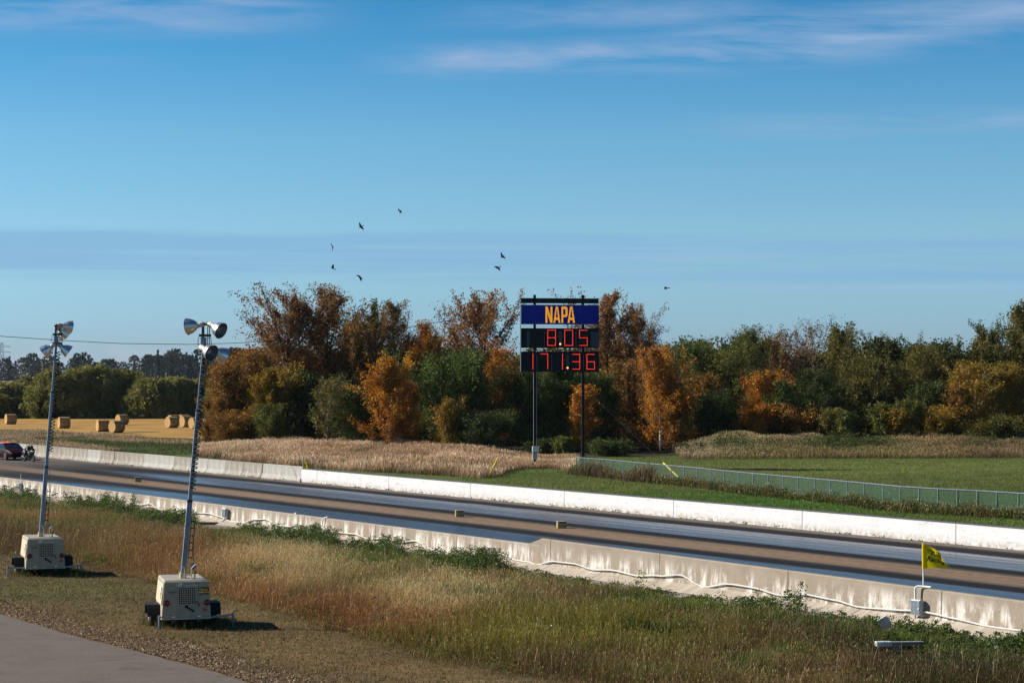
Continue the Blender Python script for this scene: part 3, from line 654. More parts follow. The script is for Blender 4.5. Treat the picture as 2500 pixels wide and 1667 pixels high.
    MB().box(*([0] * 6)) if False else None
    # head frame
    top = mp(mh)
    hf = MB()
    hf.tube([top + (-.02, 0, -.1), top + (-.02, 0, .62)], .04, 8)
    for xo in (.11, .16): hf.tube([top + (xo, 0, .0), top + (xo, 0, .6)], .012, 6)
    hf.box(-.13, .20, -.05, .05, .30, .37, 0, None, top); hf.box(-.12, .20, -.04, .04, -.03, .02, 0, None, top)
    hf.build('head_frame', M['dsteel'], o)
    MB().tube([top + (-.07, 0, .63), top + (.20, 0, .66)], .038, 8).build('upper_crossbar', M['rust'], o)
    MB().tube([top + (-.12, -.06, .04), top + (.20, -.02, .02)], .036, 8).build('lower_crossbar', M['rust'], o)
    jb = MB().box(-.09, .07, -.09, -.052, .05, .28, .01, None, top).build('junction_box', M['galv'], o)
    for xo in (-.15, .19): MB().tube([top + (xo * .5, -.05, .25), top + (xo, -.05, .28), top + (xo * 1.1, -.05, .10), top + (xo * .8, -.05, -.12), top + (xo * .9, -.05, -.35)], .010, 5).build('lamp_cord', M['wire'], o, True)
    R = np.array([[cos(-yaw), -sin(-yaw), 0], [sin(-yaw), cos(-yaw), 0], [0, 0, 1]])
    for (q, d) in lamps:
        d = R @ np.array(d, float); d /= np.linalg.norm(d); q = top + np.array(q)
        L = MB().lathe([(.085, .12), (.10, .17), (.155, .235), (.20, .32), (.23, .43), (.238, .445), (.23, .446)], q, d, 28).build('reflector', M['alu'], o, True)
        MB().lathe([(.222, .442), (.19, .33), (.145, .25), (.08, .19), (0, .18)], q, d, 28).build('reflector_bowl', M['aluin'], L, True)
        MB().lathe([(0, .19), (.035, .20), (.05, .27), (.045, .34), (0, .37)], q, d, 12).build('bulb', M['ceram'], L, True)
        MB().lathe([(0, -.06), (.06, -.06), (.075, -.04), (.075, .12), (.085, .125), (.085, .17)], q, d, 16).build('lamp_housing', M['ceram'], L, True)
        MB().tube([q - d * .05, q - d * .12], .03, 8).build('knuckle', M['rust'], L)
    return o
light_tower(455, 1534, radians(15.5), radians(5.0), 'nearer cream trailer light tower with a yellow and black sticker, mast raised', True,
            [((-.05, -.02, .64), (-1, .30, -.14)), ((.17, -.04, .64), (.78, -.5, -.42)), ((-.08, -.18, .0), (.72, -.58, -.36)), ((.24, .10, -.03), (.62, .55, -.42))], [(1, .62), (-1, .06)], 2.05, 4.55, 6.25)
light_tower(111, 1406, radians(20), radians(4.3), 'farther cream trailer light tower without the yellow sticker, both outriggers out', False,
            [((.10, .03, .66), (.86, .5, -.16)), ((.02, .06, .58), (.55, .75, -.60)), ((-.08, -.02, -.02), (-.80, .12, -.58)), ((.08, .02, -.02), (.78, .18, -.56))], [(1, .58), (-1, .60)], 2.35, 4.95, 6.6)

# ------------------------------------------------------------------ scoreboard
SY = 153.5; S = SY / F                                          # metres per photo pixel at the board
bc = dp(1366.5, 1139, SY); sb = empty('scoreboard', (bc[0], bc[1], 0), radians(7), label='tall black scoreboard on two posts with red digits under a dark blue sign', category='scoreboard')
def bx(x): return (x - 1366.5) * S
def bz(y): return dp(1366.5, y, SY)[2]
M['panel'] = mottled('panel_black', (.010, .012, .016), (.018, .02, .026), 5, .55, spec=.12)
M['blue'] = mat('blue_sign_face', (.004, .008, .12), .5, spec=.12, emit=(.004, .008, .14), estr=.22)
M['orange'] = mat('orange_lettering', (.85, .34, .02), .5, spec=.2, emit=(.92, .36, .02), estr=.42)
M['strip'] = mottled('panel_strip', (.045, .065, .085), (.06, .08, .105), 5, .5, spec=.15)
M['led'] = mat('lit_red_led', (.4, .01, .01), .4, emit=(1.0, .045, .025), estr=1.5)
M['ledo'] = mat('lit_amber_lamp', (.5, .2, .05), .4, emit=(1.0, .33, .08), estr=4)
for x in (1306.6, 1425.8):
    p_ = MB().box(bx(x) - .095, bx(x) + .095, .32, .51, -.1, bz(719.5), .01).build('post', M['panel'], sb)
    MB().box(bx(x) - .16, bx(x) + .16, .25, .58, -.05, .04).build('base_plate', M['dsteel'], p_)
MB().box(bx(1271), bx(1463), .0, .30, bz(740.5), bz(728), .015).build('top_beam', M['panel'], sb)
bt = MB()
for k in range(10): bt.lathe([(.02, 0), (.02, .012), (0, .014)], (bx(1278 + k * 19.6), 0, bz(734)), (0, -1, 0), 6)
bt.build('bolt_row', M['greybox'], sb)
MB().box(bx(1274), bx(1284), -.02, .3, bz(743), bz(741), .0).build('bracket', M['chrome'], sb); MB().box(bx(1449), bx(1460), -.02, .3, bz(743.4), bz(741.4), .0).build('bracket', M['chrome'], sb)
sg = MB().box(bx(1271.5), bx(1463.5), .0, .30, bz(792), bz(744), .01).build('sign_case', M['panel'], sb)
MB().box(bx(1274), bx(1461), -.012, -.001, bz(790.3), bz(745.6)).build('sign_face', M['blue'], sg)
tr = MB()
for y in (745.2, 790.8): tr.box(bx(1273), bx(1462), -.03, -.013, bz(y + .35), bz(y - .35))
tr.box(bx(1271.8), bx(1273.6), -.03, -.0, bz(788), bz(747)); tr.build('sign_edging', M['galv'], sg)
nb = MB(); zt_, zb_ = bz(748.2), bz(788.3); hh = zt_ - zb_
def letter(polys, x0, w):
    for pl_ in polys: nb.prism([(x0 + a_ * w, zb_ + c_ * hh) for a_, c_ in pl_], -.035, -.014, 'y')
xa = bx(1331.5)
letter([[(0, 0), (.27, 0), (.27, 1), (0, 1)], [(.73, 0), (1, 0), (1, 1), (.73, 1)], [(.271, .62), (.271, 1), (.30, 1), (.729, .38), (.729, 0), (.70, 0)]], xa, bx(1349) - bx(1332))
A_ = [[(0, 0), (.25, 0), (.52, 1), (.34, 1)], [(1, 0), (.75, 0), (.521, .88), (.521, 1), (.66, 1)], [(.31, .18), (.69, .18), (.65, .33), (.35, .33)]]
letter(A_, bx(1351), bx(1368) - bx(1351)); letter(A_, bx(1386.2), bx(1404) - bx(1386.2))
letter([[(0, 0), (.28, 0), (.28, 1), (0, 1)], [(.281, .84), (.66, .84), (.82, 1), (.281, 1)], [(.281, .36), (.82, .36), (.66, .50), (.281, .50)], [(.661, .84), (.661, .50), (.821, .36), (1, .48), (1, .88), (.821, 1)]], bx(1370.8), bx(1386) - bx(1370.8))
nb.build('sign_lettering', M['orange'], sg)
def seg_digit(ch, x0, x1, y0, y1, par):
    segs = {'1': 'bc', '7': 'abc', '3': 'abcdg', '6': 'acdefg', '8': 'abcdefg', '0': 'abcdef', '5': 'acdfg'}[ch]
    X0, X1, Z0, Z1 = bx(x0), bx(x1), bz(y1), bz(y0); Zm = (Z0 + Z1) / 2; r = .021
    L = dict(a=((X0, Z1), (X1, Z1)), b=((X1, Z1), (X1, Zm)), c=((X1, Zm), (X1, Z0)), d=((X0, Z0), (X1, Z0)), e=((X0, Zm), (X0, Z0)), f=((X0, Z1), (X0, Zm)), g=((X0, Zm), (X1, Zm)))
    mb = MB()
    for s_ in segs:
        (xa_, za_), (xb_, zb2) = L[s_]; n = 10 if s_ in 'adg' else 9
        for k in range(n + 1):
            q = k / n; x = xa_ + (xb_ - xa_) * q; z = za_ + (zb2 - za_) * q
            mb.lathe([(r, 0), (r, .01), (r * .5, .018)], (x, -.014, z), (0, -1, 0), 6, True)
    return mb.build('digit', M['led'], par)
def zx(z): return 1260 + z / 7.468
def zy(z): return 710 + z / 7.468
for (ya, yb, strips, digs, dot) in ((680, 1040, [(190, 243), (508, 522), (780, 830), (1086, 1104), (1370, 1512)], [('8', 575, 718, 714, 995), ('0', 888, 1035, 714, 995), ('5', 1162, 1304, 714, 993)], (805, 968)),
                              (1105, 1475, [(366, 386), (640, 658), (915, 968), (1226, 1243)], [('1', 240, 303, 1150, 1425), ('7', 445, 575, 1150, 1425), ('1', 780, 848, 1155, 1425), ('3', 1035, 1165, 1155, 1425), ('6', 1297, 1437, 1155, 1425)], (940, 1403))):
    pn = MB().box(bx(1272), bx(1463.5), .0, .30, bz(zy(yb)), bz(zy(ya)), .01).build('digit_panel', M['panel'], sb)
    for a_, c_ in strips: MB().box(bx(zx(a_)), bx(zx(c_)), -.006, -.001, bz(zy(yb - 15)), bz(zy(ya + 60))).build('divider', M['strip'], pn)
    for ch, a_, c_, d_, e_ in digs: seg_digit(ch, zx(a_), zx(c_), zy(d_), zy(e_), pn)
    MB().lathe([(.055, 0), (.055, .02), (.02, .04)], (bx(zx(dot[0])), -.012, bz(zy(dot[1]))), (0, -1, 0), 12, True).build('decimal_point', M['ledo'], pn)
MB().box(bx(1270.2), bx(1271.2), -.02, .31, bz(907), bz(742)).build('side_trim', M['chrome'], sb)
for k, y in enumerate((796.5, 853.5)):
    MB().box(bx(1272), bx(1462), .2, .24, bz(y + .4), bz(y - .4)).build('cross_rail', M['panel'], sb)
MB().tube([(bx(1307), .25, bz(944)), (bx(1426), .25, bz(944))], .018, 5).build('tie_rod', M['panel'], sb)
for x0 in (1303.4, 1310.6): MB().tube([(bx(x0), .27, bz(909)), (bx(x0), .27, bz(1088))], .014, 6).build('conduit', M['greybox'], sb)
MB().box(bx(1299.8), bx(1316), .06, .28, bz(1103), bz(1089), .015).build('breaker_box', M['white'], sb)
MB().box(bx(1300.5), bx(1312), .08, .28, bz(1121), bz(1105.5), .015).build('meter_box', M['greybox'], sb)
MB().tube([(bx(1302), .15, bz(1121)), (bx(1302), .15, 0)], .03, 6).build('riser', M['white'], sb)
# guy wires with yellow guards
B = lambda x, y: np.array(sb.location) + np.array([cos(radians(7)) * bx(x) - sin(radians(7)) * .4, sin(radians(7)) * bx(x) + cos(radians(7)) * .4, bz(y)])
def guy(anchor, head, g0, g1, label):
    o = empty('guy_wire', tuple(anchor), label=label, category='guy wire'); d = np.array(head) - np.array(anchor)
    MB().tube([(0, 0, 0), tuple(d)], .0045, 4).build('wire', M['steelwire'], o)
    if g1: MB().tube([tuple(d * g0), tuple(d * g1)], .055, 8).build('guard', M['yellow'], o)
def along(p, px_, Z=0.0):   # ground point below a photo pixel
    return gp(px_[0], px_[1], Z)
def frac(anchor, head, y):
    f_ = np.linspace(0, 1, 400); P = np.array(anchor)[None] + f_[:, None] * (np.array(head) - np.array(anchor))[None]
    return float(f_[np.argmin(abs(proj(P)[1] - y))])
for an, hd, y1, l in (((1192, 1166), (1306, 930), 1117, 'guy wire with a long yellow guard, nearer of two left of the scoreboard'),
                      ((1124, 1143), (1306, 922), 1122, 'guy wire with a short yellow guard standing in the pale grass'),
                      ((1657, 1165), (1426, 945), 1130, 'guy wire with a yellow guard leaning across the chain link fence')):
    A0 = along(None, an); HD = B(*hd); f1_ = frac(A0, HD, y1); guy(A0, HD, .004, f1_, l)
A0 = gp(1604, 1109); guy(A0, B(1428, 925), 0, 0, 'bare thin guy wire running down in front of the dark trees')
# service cable from the board away to the left
cp = [(-140, 812), (0, 820.6), (150, 831), (298, 838.5), (462, 840.6), (572, 837.6), (700, 831), (850, 818.5), (1019, 795), (1150, 773), (1270, 748)]
MB().tube([dp(x, y, 130 + (153.6 - 130) * (x + 140) / 1410) for x, y in cp], .02, 5).build('overhead_cable', M['wire'], label='thin dark cable sagging across the sky from the scoreboard to the left', category='cable')

# ------------------------------------------------------------------ chain link fence
fr = [(1406, 1116), (1480, 1121.5), (1550, 1128), (1620, 1134.4), (1700, 1141.5), (1780, 1149.5), (1860, 1157), (1948, 1164.6), (2030, 1171.5), (2109, 1178.6), (2200, 1187), (2289, 1192.6), (2400, 1198), (2500, 1204), (2650, 1213), (2800, 1224)]
fp_ = [gp(x, y, 1.2) for x, y in fr]
fe = empty('chain_link_fence', tuple(fp_[0] * (1, 1, 0)), label='low chain link fence with green mesh and a pale top rail across the lawn', category='fence')
f0 = np.array(fe.location)
MB().tube([p - f0 for p in fp_], .03, 6).build('top_rail', M['galv'], fe)
def on_fence(px):
    y = np.interp(px, [q[0] for q in fr], [q[1] for q in fr]); return gp(px, y, 1.2)
pxs = [1407, 1438, 1466, 1495, 1522, 1551, 1580, 1610, 1639, 1670, 1702, 1735, 1768, 1803, 1838, 1875, 1911, 1948, 1989, 2027, 2068, 2110, 2155, 2198, 2244, 2290, 2337, 2386, 2433, 2486, 2540, 2600, 2660]
rf = np.random.RandomState(2)
for x in pxs:
    p = on_fence(x) - f0; MB().tube([(p[0] + rf.uniform(-.03, .03), p[1], -.05), (p[0], p[1], 1.2)], .028, 6).build('post', M['galv'], fe)
mm = bpy.data.materials.new('green_mesh'); mm.use_nodes = True; N = NT(mm.node_tree); b = mm.node_tree.nodes['Principled BSDF']; b.inputs['Base Color'].default_value = (.016, .055, .034, 1); b.inputs['Roughness'].default_value = .6
tp = N.n('ShaderNodeBsdfTransparent'); mx = N.n('ShaderNodeMixShader'); tcm = N.n('ShaderNodeTexCoord')
N.put(mx.inputs[0], N.ramp(N.noise(tcm.outputs['Object'], .6, 3), [(.3, .40), (.7, .60)])); N.put(mx.inputs[1], tp.outputs[0]); N.put(mx.inputs[2], b.outputs[0]); N.put(mm.node_tree.nodes['Material Output'].inputs[0], mx.outputs[0])
V = []
for p in fp_: q = p - f0; V += [(q[0], q[1] + .035, .03), (q[0], q[1] + .035, 1.17)]
MB().add(V, [(2 * i, 2 * i + 2, 2 * i + 3, 2 * i + 1) for i in range(len(fp_) - 1)]).build('mesh_panel', mm, fe)

# ------------------------------------------------------------------ hay bales
hm = mottled('straw', (.46, .31, .13), (.20, .12, .045), 9, .95, spec=.1, bump=.8, stretch=(1, .35, 1), detail=7)
he = mottled('straw_end', (.50, .33, .14), (.34, .21, .085), 7, .95, spec=.1, bump=.8, detail=7)
bl = [(26, 1036, 30, 'pale straw bale at the far left edge of the stubble', 1.2), (156, 1046, 31, 'straw bale just right of the farther mast', 1.1), (251, 1054, 34, 'half hidden straw bale behind tall grass, left of its pair', 1.0), (285, 1057, 37, 'straw bale in front of the lone bale, right of the half hidden one', 1.0),
      (298, 1037.5, 36, 'lone straw bale standing farther back with a dark shaded side', .75), (420, 1045, 38, 'front straw bale of the pair left of the nearer mast', .7), (424, 1039, 36, 'straw bale mostly hidden behind another bale', .75), (455, 1043, 34, 'straw bale beside the nearer mast, front one', .7), (449, 1038, 36, 'straw bale peeking out behind the bale at the nearer mast', .75), (478, 1047, 36, 'straw bale behind the nearer mast at the bush edge', .7)]
for (x, y, w, l, an) in bl:
    g = gp(x, y); R_ = .80; o = empty('hay_bale', (g[0], g[1], .03), (-1.15 if x < 255 else -.80) + (an - .9) * .25, label=l, category='hay bale', group='round straw bales on the stubble field')
    n = 28; rb_ = np.random.RandomState(int(x)); wob_ = 1 + .02 * rb_.randn(n)
    def ring(y_, r): return [(r * wob_[k] * cos(2 * pi * k / n), y_, R_ * .97 + r * wob_[k] * sin(2 * pi * k / n) * .97) for k in range(n)]
    V = []; rows = [(-.74, .76), (-.70, .80), (-.3, .81), (.3, .81), (.70, .80), (.74, .76)]
    for y_, r in rows: V += ring(y_, r)
    MB().add(V, [(i * n + k, i * n + (k + 1) % n, i * n + n + (k + 1) % n, i * n + n + k) for i in range(5) for k in range(n)]).build('straw_roll', hm, o, True)
    for s_ in (-1, 1):
        V = ring(s_ * .741, .76) + ring(s_ * .725, .4) + [(0, s_ * .73, R_ * .97)]
        MB().add(V, [(k, (k + 1) % n, n + (k + 1) % n, n + k) for k in range(n)] + [(n + k, n + (k + 1) % n, 2 * n) for k in range(n)]).build('end_face', he, o)

# ------------------------------------------------------------------ car and motorcycle on the far lane
def sport_coupe():
    g = gp(25, 1121.5); o = empty('sports_coupe', (g[0], g[1], .005), TRK + pi / 2 + radians(180), label='dark red sports coupe seen from behind with its red brake lights on', category='car')
    # local: x across, y backwards (towards the camera is -y after turning), forward = +y
    red = mottled('dark_red_paint', (.022, .001, .002), (.017, .001, .0015), 3, .4, rv=.03, spec=.12)
    glass = mat('dark_glass', (.008, .012, .018), .2, spec=.2)
    st = [(-2.35, .78, .42, .72, .72), (-2.28, .90, .30, .98, .98), (-1.9, .94, .24, 1.03, 1.05), (-1.2, .95, .20, .98, 1.02), (0, .95, .18, .96, .98), (1.2, .94, .20, .92, .96), (2.0, .88, .26, .80, .86), (2.38, .70, .38, .62, .66)]
    V = []; 
    for y, w, zb, zs, zc in st: V += [(-w * .9, y, zb), (-w, y, zb + .18), (-w, y, zs - .14), (-w * .93, y, zs), (0, y, zc), (w * .93, y, zs), (w, y, zs - .14), (w, y, zb + .18), (w * .9, y, zb)]
    n = 9; Fc = [(i * n + k, i * n + k + 1, i * n + n + k + 1, i * n + n + k) for i in range(len(st) - 1) for k in range(n - 1)] + [(i * n + n - 1, i * n, i * n + n, i * n + 2 * n - 1) for i in range(len(st) - 1)]
    Fc += [tuple(range(n)), tuple((len(st) - 1) * n + k for k in range(n))]
    MB().add(V, Fc).build('body', red, o, True)
    cs = [(-1.75, .76, 1.0, 1.02), (-1.05, .68, 1.0, 1.33), (-.45, .64, .99, 1.40), (.25, .66, .97, 1.37), (1.05, .76, .95, .98)]
    V = []
    for y, w, zb, zr in cs: V += [(-.84, y, zb - .05), (-w, y, zr - .05), (-w * .6, y, zr), (w * .6, y, zr), (w, y, zr - .05), (.84, y, zb - .05)]
    MB().add(V, [(i * 6 + k, i * 6 + k + 1, i * 6 + 7 + k, i * 6 + 6 + k) for i in range(4) for k in range(5)]).build('cabin_glass', glass, o, True)
    V = []
    for y, w, zr in ((-1.02, .66, 1.345), (-.45, .635, 1.415), (.3, .64, 1.385)): V += [(-w, y, zr - .045), (-w * .6, y, zr + .006), (w * .6, y, zr + .006), (w, y, zr - .045)]
    MB().add(V, [(i * 4 + k, i * 4 + k + 1, i * 4 + 5 + k, i * 4 + 4 + k) for i in range(2) for k in range(3)]).build('roof', M['black'], o, True)
    tl = mat('tail_lamp', (.3, .005, .005), .3, emit=(.9, .01, .01), estr=.7); bl_ = mat('brake_lamp', (.5, .02, .02), .3, emit=(1, .03, .04), estr=2.6)
    MB().box(-.30, .30, -1.16, -1.06, 1.335, 1.42, .01).build('high_brake_light', bl_, o)
    MB().box(-.80, .80, -2.352, -2.30, .66, .95, .02).build('rear_panel', M['black'], o)
    for s_ in (-1, 1):
        t_ = MB()
        for k in range(3): x = s_ * (.42 + .13 * k); t_.box(x - .05, x + .05, -2.375, -2.354, .74, .90, .008)
        t_.build('tail_light', tl, o)
        MB().lathe([(0, -.12), (.22, -.12), (.32, -.09), (.335, 0), (.32, .09), (.22, .12), (0, .12)], (s_ * .84, -1.38, .335), (1, 0, 0), 20).build('wheel', M['rubber'], o, True)
        MB().lathe([(0, -.12), (.22, -.12), (.32, -.09), (.335, 0), (.32, .09), (.22, .12), (0, .12)], (s_ * .84, 1.42, .335), (1, 0, 0), 20).build('wheel', M['rubber'], o, True)
        MB().tube([(s_ * .45, -2.3, .30), (s_ * .45, -2.37, .30)], .045, 8).build('tailpipe', M['chrome'], o)
    MB().box(-.80, .80, -2.335, -2.25, .24, .42, .03).build('rear_bumper', M['black'], o)
    MB().box(-.16, .16, -2.372, -2.353, .56, .65, .004).build('number_plate', M['whitetxt'], o)
    MB().box(-.78, .78, -2.33, -2.2, 1.01, 1.045, .01).build('spoiler', M['black'], o)
sport_coupe()
def skin_body(name, verts, edges, radii, m, parent=None, sub=2, **props):
    me = bpy.data.meshes.new(name); me.from_pydata(verts, edges, []); o = link(name, me, m, parent, **props)
    md = o.modifiers.new('skin', 'SKIN'); md.use_smooth_shade = True
    me.skin_vertices[0].data.foreach_set('radius', np.array([(r, r) for r in radii], np.float32).ravel())
    me.skin_vertices[0].data[0].use_root = True
    s = o.modifiers.new('sub', 'SUBSURF'); s.levels = sub; s.render_levels = sub
    return o
def motorcycle():
    g = gp(70, 1127); yaw = TRK + pi / 2 + radians(180); o = empty('motorcycle', (g[0], g[1], .005), yaw + radians(10), label='black motorcycle riding away beside the red car', category='motorcycle')
    blk = mottled('black_fairing', (.012, .012, .014), (.02, .02, .022), 6, .3)
    for y, nm in ((-.70, 'rear_wheel'), (.72, 'front_wheel')):
        w_ = .10 if y < 0 else .06
        w = MB().lathe([(.20, -w_), (.27, -w_), (.305, -w_ * .6), (.315, 0), (.305, w_ * .6), (.27, w_), (.20, w_)], (0, y, .315), (1, 0, 0), 24).build('wheel', M['rubber'], o, True)
        MB().lathe([(0, -.05), (.05, -.05), (.19, -.03), (.21, -.03), (.21, .03), (.19, .03), (.05, .05), (0, .05)], (0, y, .315), (1, 0, 0), 16).build('rim', M['dsteel'], w, True)
    st = [(-1.0, .07, .78, .86), (-.75, .14, .68, .88), (-.35, .17, .42, .82), (.0, .19, .28, .92), (.35, .21, .25, .98), (.62, .19, .48, 1.02), (.85, .10, .70, .92)]
    V = []
    for y, w, z0, z1 in st: V += [(w * cos(a_), y, (z0 + z1) / 2 + (z1 - z0) / 2 * sin(a_)) for a_ in np.linspace(0, 2 * pi, 13)[:-1]]
    MB().add(V, [(i * 12 + k, i * 12 + (k + 1) % 12, i * 12 + 12 + (k + 1) % 12, i * 12 + 12 + k) for i in range(6) for k in range(12)] + [tuple(range(12)), tuple(72 + k for k in range(12))]).build('fairing', blk, o, True)
    MB().tube([(-.32, .50, .98), (0, .56, 1.0), (.32, .50, .98)], .018, 6).build('handlebar', M['dsteel'], o, True)
    for s_ in (-1, 1): MB().tube([(s_ * .09, .72, .32), (s_ * .09, .56, .95)], .025, 8).build('fork', M['dsteel'], o); MB().tube([(s_ * .08, -.70, .315), (s_ * .09, -.15, .42)], .03, 6).build('swingarm', M['dsteel'], o)
    MB().box(-.06, .06, -1.03, -1.0, .76, .81, .005).build('tail_light', mat('bike_tail_lamp', (.2, .01, .01), .3), o)
    MB().tube([(.16, -.2, .30), (.2, -.75, .45)], .05, 8).build('exhaust', M['chrome'], o); MB().box(-.09, .09, -1.02, -1.01, .52, .64).build('number_plate', M['dsteel'], o)
    # rider, bent forward over the tank
    lea = mottled('black_leathers', (.010, .010, .012), (.02, .02, .022), 6, .5)
    R = empty('person', (g[0], g[1], .005), yaw + radians(10), label='person in black riding leathers and helmet bent low over the motorcycle', category='person')
    vs = [(0, -.42, .93), (0, -.22, 1.07), (0, .05, 1.15), (0, .22, 1.13), (0, .34, 1.16),
          (-.20, .20, 1.12), (-.34, .30, .96), (-.32, .49, .985), (.20, .20, 1.12), (.34, .30, .96), (.32, .49, .985),
          (-.16, -.36, .86), (-.30, .02, .74), (-.24, -.34, .42), (-.24, -.20, .37), (.16, -.36, .86), (.30, .02, .74), (.24, -.34, .42), (.24, -.20, .37)]
    ed = [(0, 1), (1, 2), (2, 3), (3, 4), (3, 5), (5, 6), (6, 7), (3, 8), (8, 9), (9, 10), (0, 11), (11, 12), (12, 13), (13, 14), (0, 15), (15, 16), (16, 17), (17, 18)]
    ra_ = [.21, .225, .235, .19, .08, .095, .07, .045, .095, .07, .045, .14, .095, .065, .05, .14, .095, .065, .05]
    skin_body('rider_body', vs, ed, ra_, lea, R)
    hl = MB(); V = []; n = 14
    for j in range(9):
        ph = pi * j / 8 - pi / 2
        V += [(.128 * cos(ph) * cos(a_), .42 + .155 * cos(ph) * sin(a_), 1.24 + .145 * sin(ph)) for a_ in np.linspace(0, 2 * pi, n + 1)[:-1]]
    hl.add(V, [(j * n + k, j * n + (k + 1) % n, j * n + n + (k + 1) % n, j * n + n + k) for j in range(8) for k in range(n)])
    h_ = hl.build('helmet', mat('helmet_black', (.015, .015, .018), .15), R, True)
    MB().box(-.10, .10, .53, .585, 1.19, 1.27, .02).build('visor', mat('visor_dark', (.02, .025, .03), .05), h_)
    for s_ in (-1, 1):
        gl = MB()
        for k in range(4): x = s_ * (.29 + .022 * k); gl.tube([(x, .47, 1.0), (x, .535, 1.005), (x, .545, .975), (x, .515, .96)], .0105, 5)
        gl.tube([(s_ * .27, .47, .985), (s_ * .25, .52, .975), (s_ * .255, .53, .96)], .012, 5)
        gl.build('glove', M['black'], R, True); MB().box(s_ * .24 - .05, s_ * .24 + .05, -.36, -.10, .325, .40, .025).build('boot', M['black'], R)
motorcycle()

# ------------------------------------------------------------------ birds
birdm = mottled('dark_feathers', (.012, .014, .018), (.03, .03, .035), 20, .7)
def bird(c, t1, t2, body, label):
    Y = 150.0; C = dp(*c, Y); A1 = dp(*t1, Y - .12) ; A2 = dp(*t2, Y + .12)
    o = empty('bird', tuple(C), label=label, category='bird', group='dark birds flying above the trees')
    bd = dp(*body, Y - .05) - C; L = np.linalg.norm(bd); ax = bd / L
    mb = MB().lathe([(.0, -.16), (.03, -.11), (.05, -.03), (.045, .05), (.028, .10), (.02, .12), (.028, .15), (.018, .185), (0, .20)], (0, 0, 0), ax, 10)
    tail = -ax * .15; sd = np.cross(ax, (0, 1, 0)); sd = sd / np.linalg.norm(sd)
    mb.hexa([tuple(tail + sd * .015), tuple(tail - sd * .015), tuple(tail - ax * .12 - sd * .05), tuple(tail - ax * .12 + sd * .05)], [tuple(tail + sd * .015 + (0, .01, 0)), tuple(tail - sd * .015 + (0, .01, 0)), tuple(tail - ax * .12 - sd * .05 + (0, .01, 0)), tuple(tail - ax * .12 + sd * .05 + (0, .01, 0))])
    for T in (A1 - C, A2 - C):
        pts = []; cw = [.085, .09, .075, .045, .008]
        nrm = np.cross(T, ax); nrm = nrm / (np.linalg.norm(nrm) + 1e-9); ch = np.cross(nrm, T); ch /= np.linalg.norm(ch)
        up = np.array([0, 0, 1.0])
        ctr = [T * q + up * .05 * sin(pi * q) * .6 - ch * .03 * q * q for q in (0, .28, .55, .8, 1)]
        V = []
        for p_, w in zip(ctr, cw): V += [tuple(p_ + ch * w + (0, -.004, 0)), tuple(p_ - ch * w + (0, -.004, 0)), tuple(p_ - ch * w + (0, .006, 0)), tuple(p_ + ch * w + (0, .006, 0))]
        mb.add(V, [(i * 4 + k, i * 4 + (k + 1) % 4, i * 4 + 4 + (k + 1) % 4, i * 4 + 4 + k) for i in range(4) for k in range(4)] + [(16, 17, 18, 19), (3, 2, 1, 0)])
    mb.build('body_and_wings', birdm, o, True)
def z3(x, y): return (780 + x / 4.704, 490 + y / 4.704)
for c, a_, b_, h_, l in (((932, 122), (900, 114), (924, 151), (950, 140), 'highest dark bird, its wings hooked downward'), ((474, 300), (452, 254), (508, 338), (462, 306), 'dark bird gliding on one straight diagonal line, second highest'),
                         ((148, 522), (125, 479), (151, 583), (154, 530), 'dark bird with wings nearly vertical, on the grey cloud layer'), ((152, 775), (155, 728), (208, 801), (142, 770), 'dark bird banking in an L shape left of the flock'),
                         ((466, 876), (423, 854), (478, 929), (456, 868), 'dark bird with one wing hanging down, lowest of the left flock'), ((2096, 642), (2081, 594), (2139, 669), (2088, 648), 'dark bird in a V, upper one of the pair left of the scoreboard'),
                         ((2052, 770), (2008, 767), (2073, 808), (2042, 776), 'dark bird with drooping wing, lower one of the pair left of the scoreboard')):
    bird(z3(*c), z3(*a_), z3(*b_), z3(*h_), l)
bird((1627, 704.2), (1621, 702.3), (1634, 703.0), (1622, 705.2), 'compact dark bird flying alone right of the scoreboard')

# ------------------------------------------------------------------ litter by the near wall
g = gp(2160, 1541); o = empty('sign_board', (g[0], g[1], .20), radians(12), label='small white board with red marks leaning in the weeds by the wall', category='board')
Rb = np.array([[cos(.5), 0, -sin(.5)], [0, 1, 0], [sin(.5), 0, cos(.5)]]); s_ = MB().box(-.15, .15, -.02, .02, -.16, .19, .006, Rb).build('board', M['white'], o)
mk = MB()
for a_, c_, w in ((-.08, .12, .05), (-.05, .06, .03), (.02, .10, .035), (-.02, .13, .02)): mk.box(a_, a_ + w, -.024, -.0215, c_, c_ + .025, 0, Rb)
mk.build('red_mark', M['redplac'], o); MB().box(.151, .172, -.015, .06, -.10, .12, .004, Rb).build('side_batten', mottled('bare_wood', (.30, .19, .09), (.24, .15, .07), 8, .8), o)
g = gp(2188, 1592); wood = mottled('weathered_board', (.30, .29, .28), (.13, .12, .115), 7, .8, stretch=(.3, 1, 1)); o = empty('broken_plank', (g[0], g[1], .24), radians(6), label='weathered plank with one white painted end lying in the weeds', category='plank')
MB().box(-.13, .70, -.10, .10, -.07, .03, .008).build('plank', wood, o); MB().box(-.52, -.132, -.105, .105, -.075, .04, .008).build('white_end', M['white'], o); MB().box(-.10, .12, -.06, .06, -.22, -.072, .008).build('block', wood, o)
g = gp(533, 1274); o = empty('meter_box', (g[0], g[1], .1), radians(25), label='small tilted white box lying at the foot of the near wall', category='box')
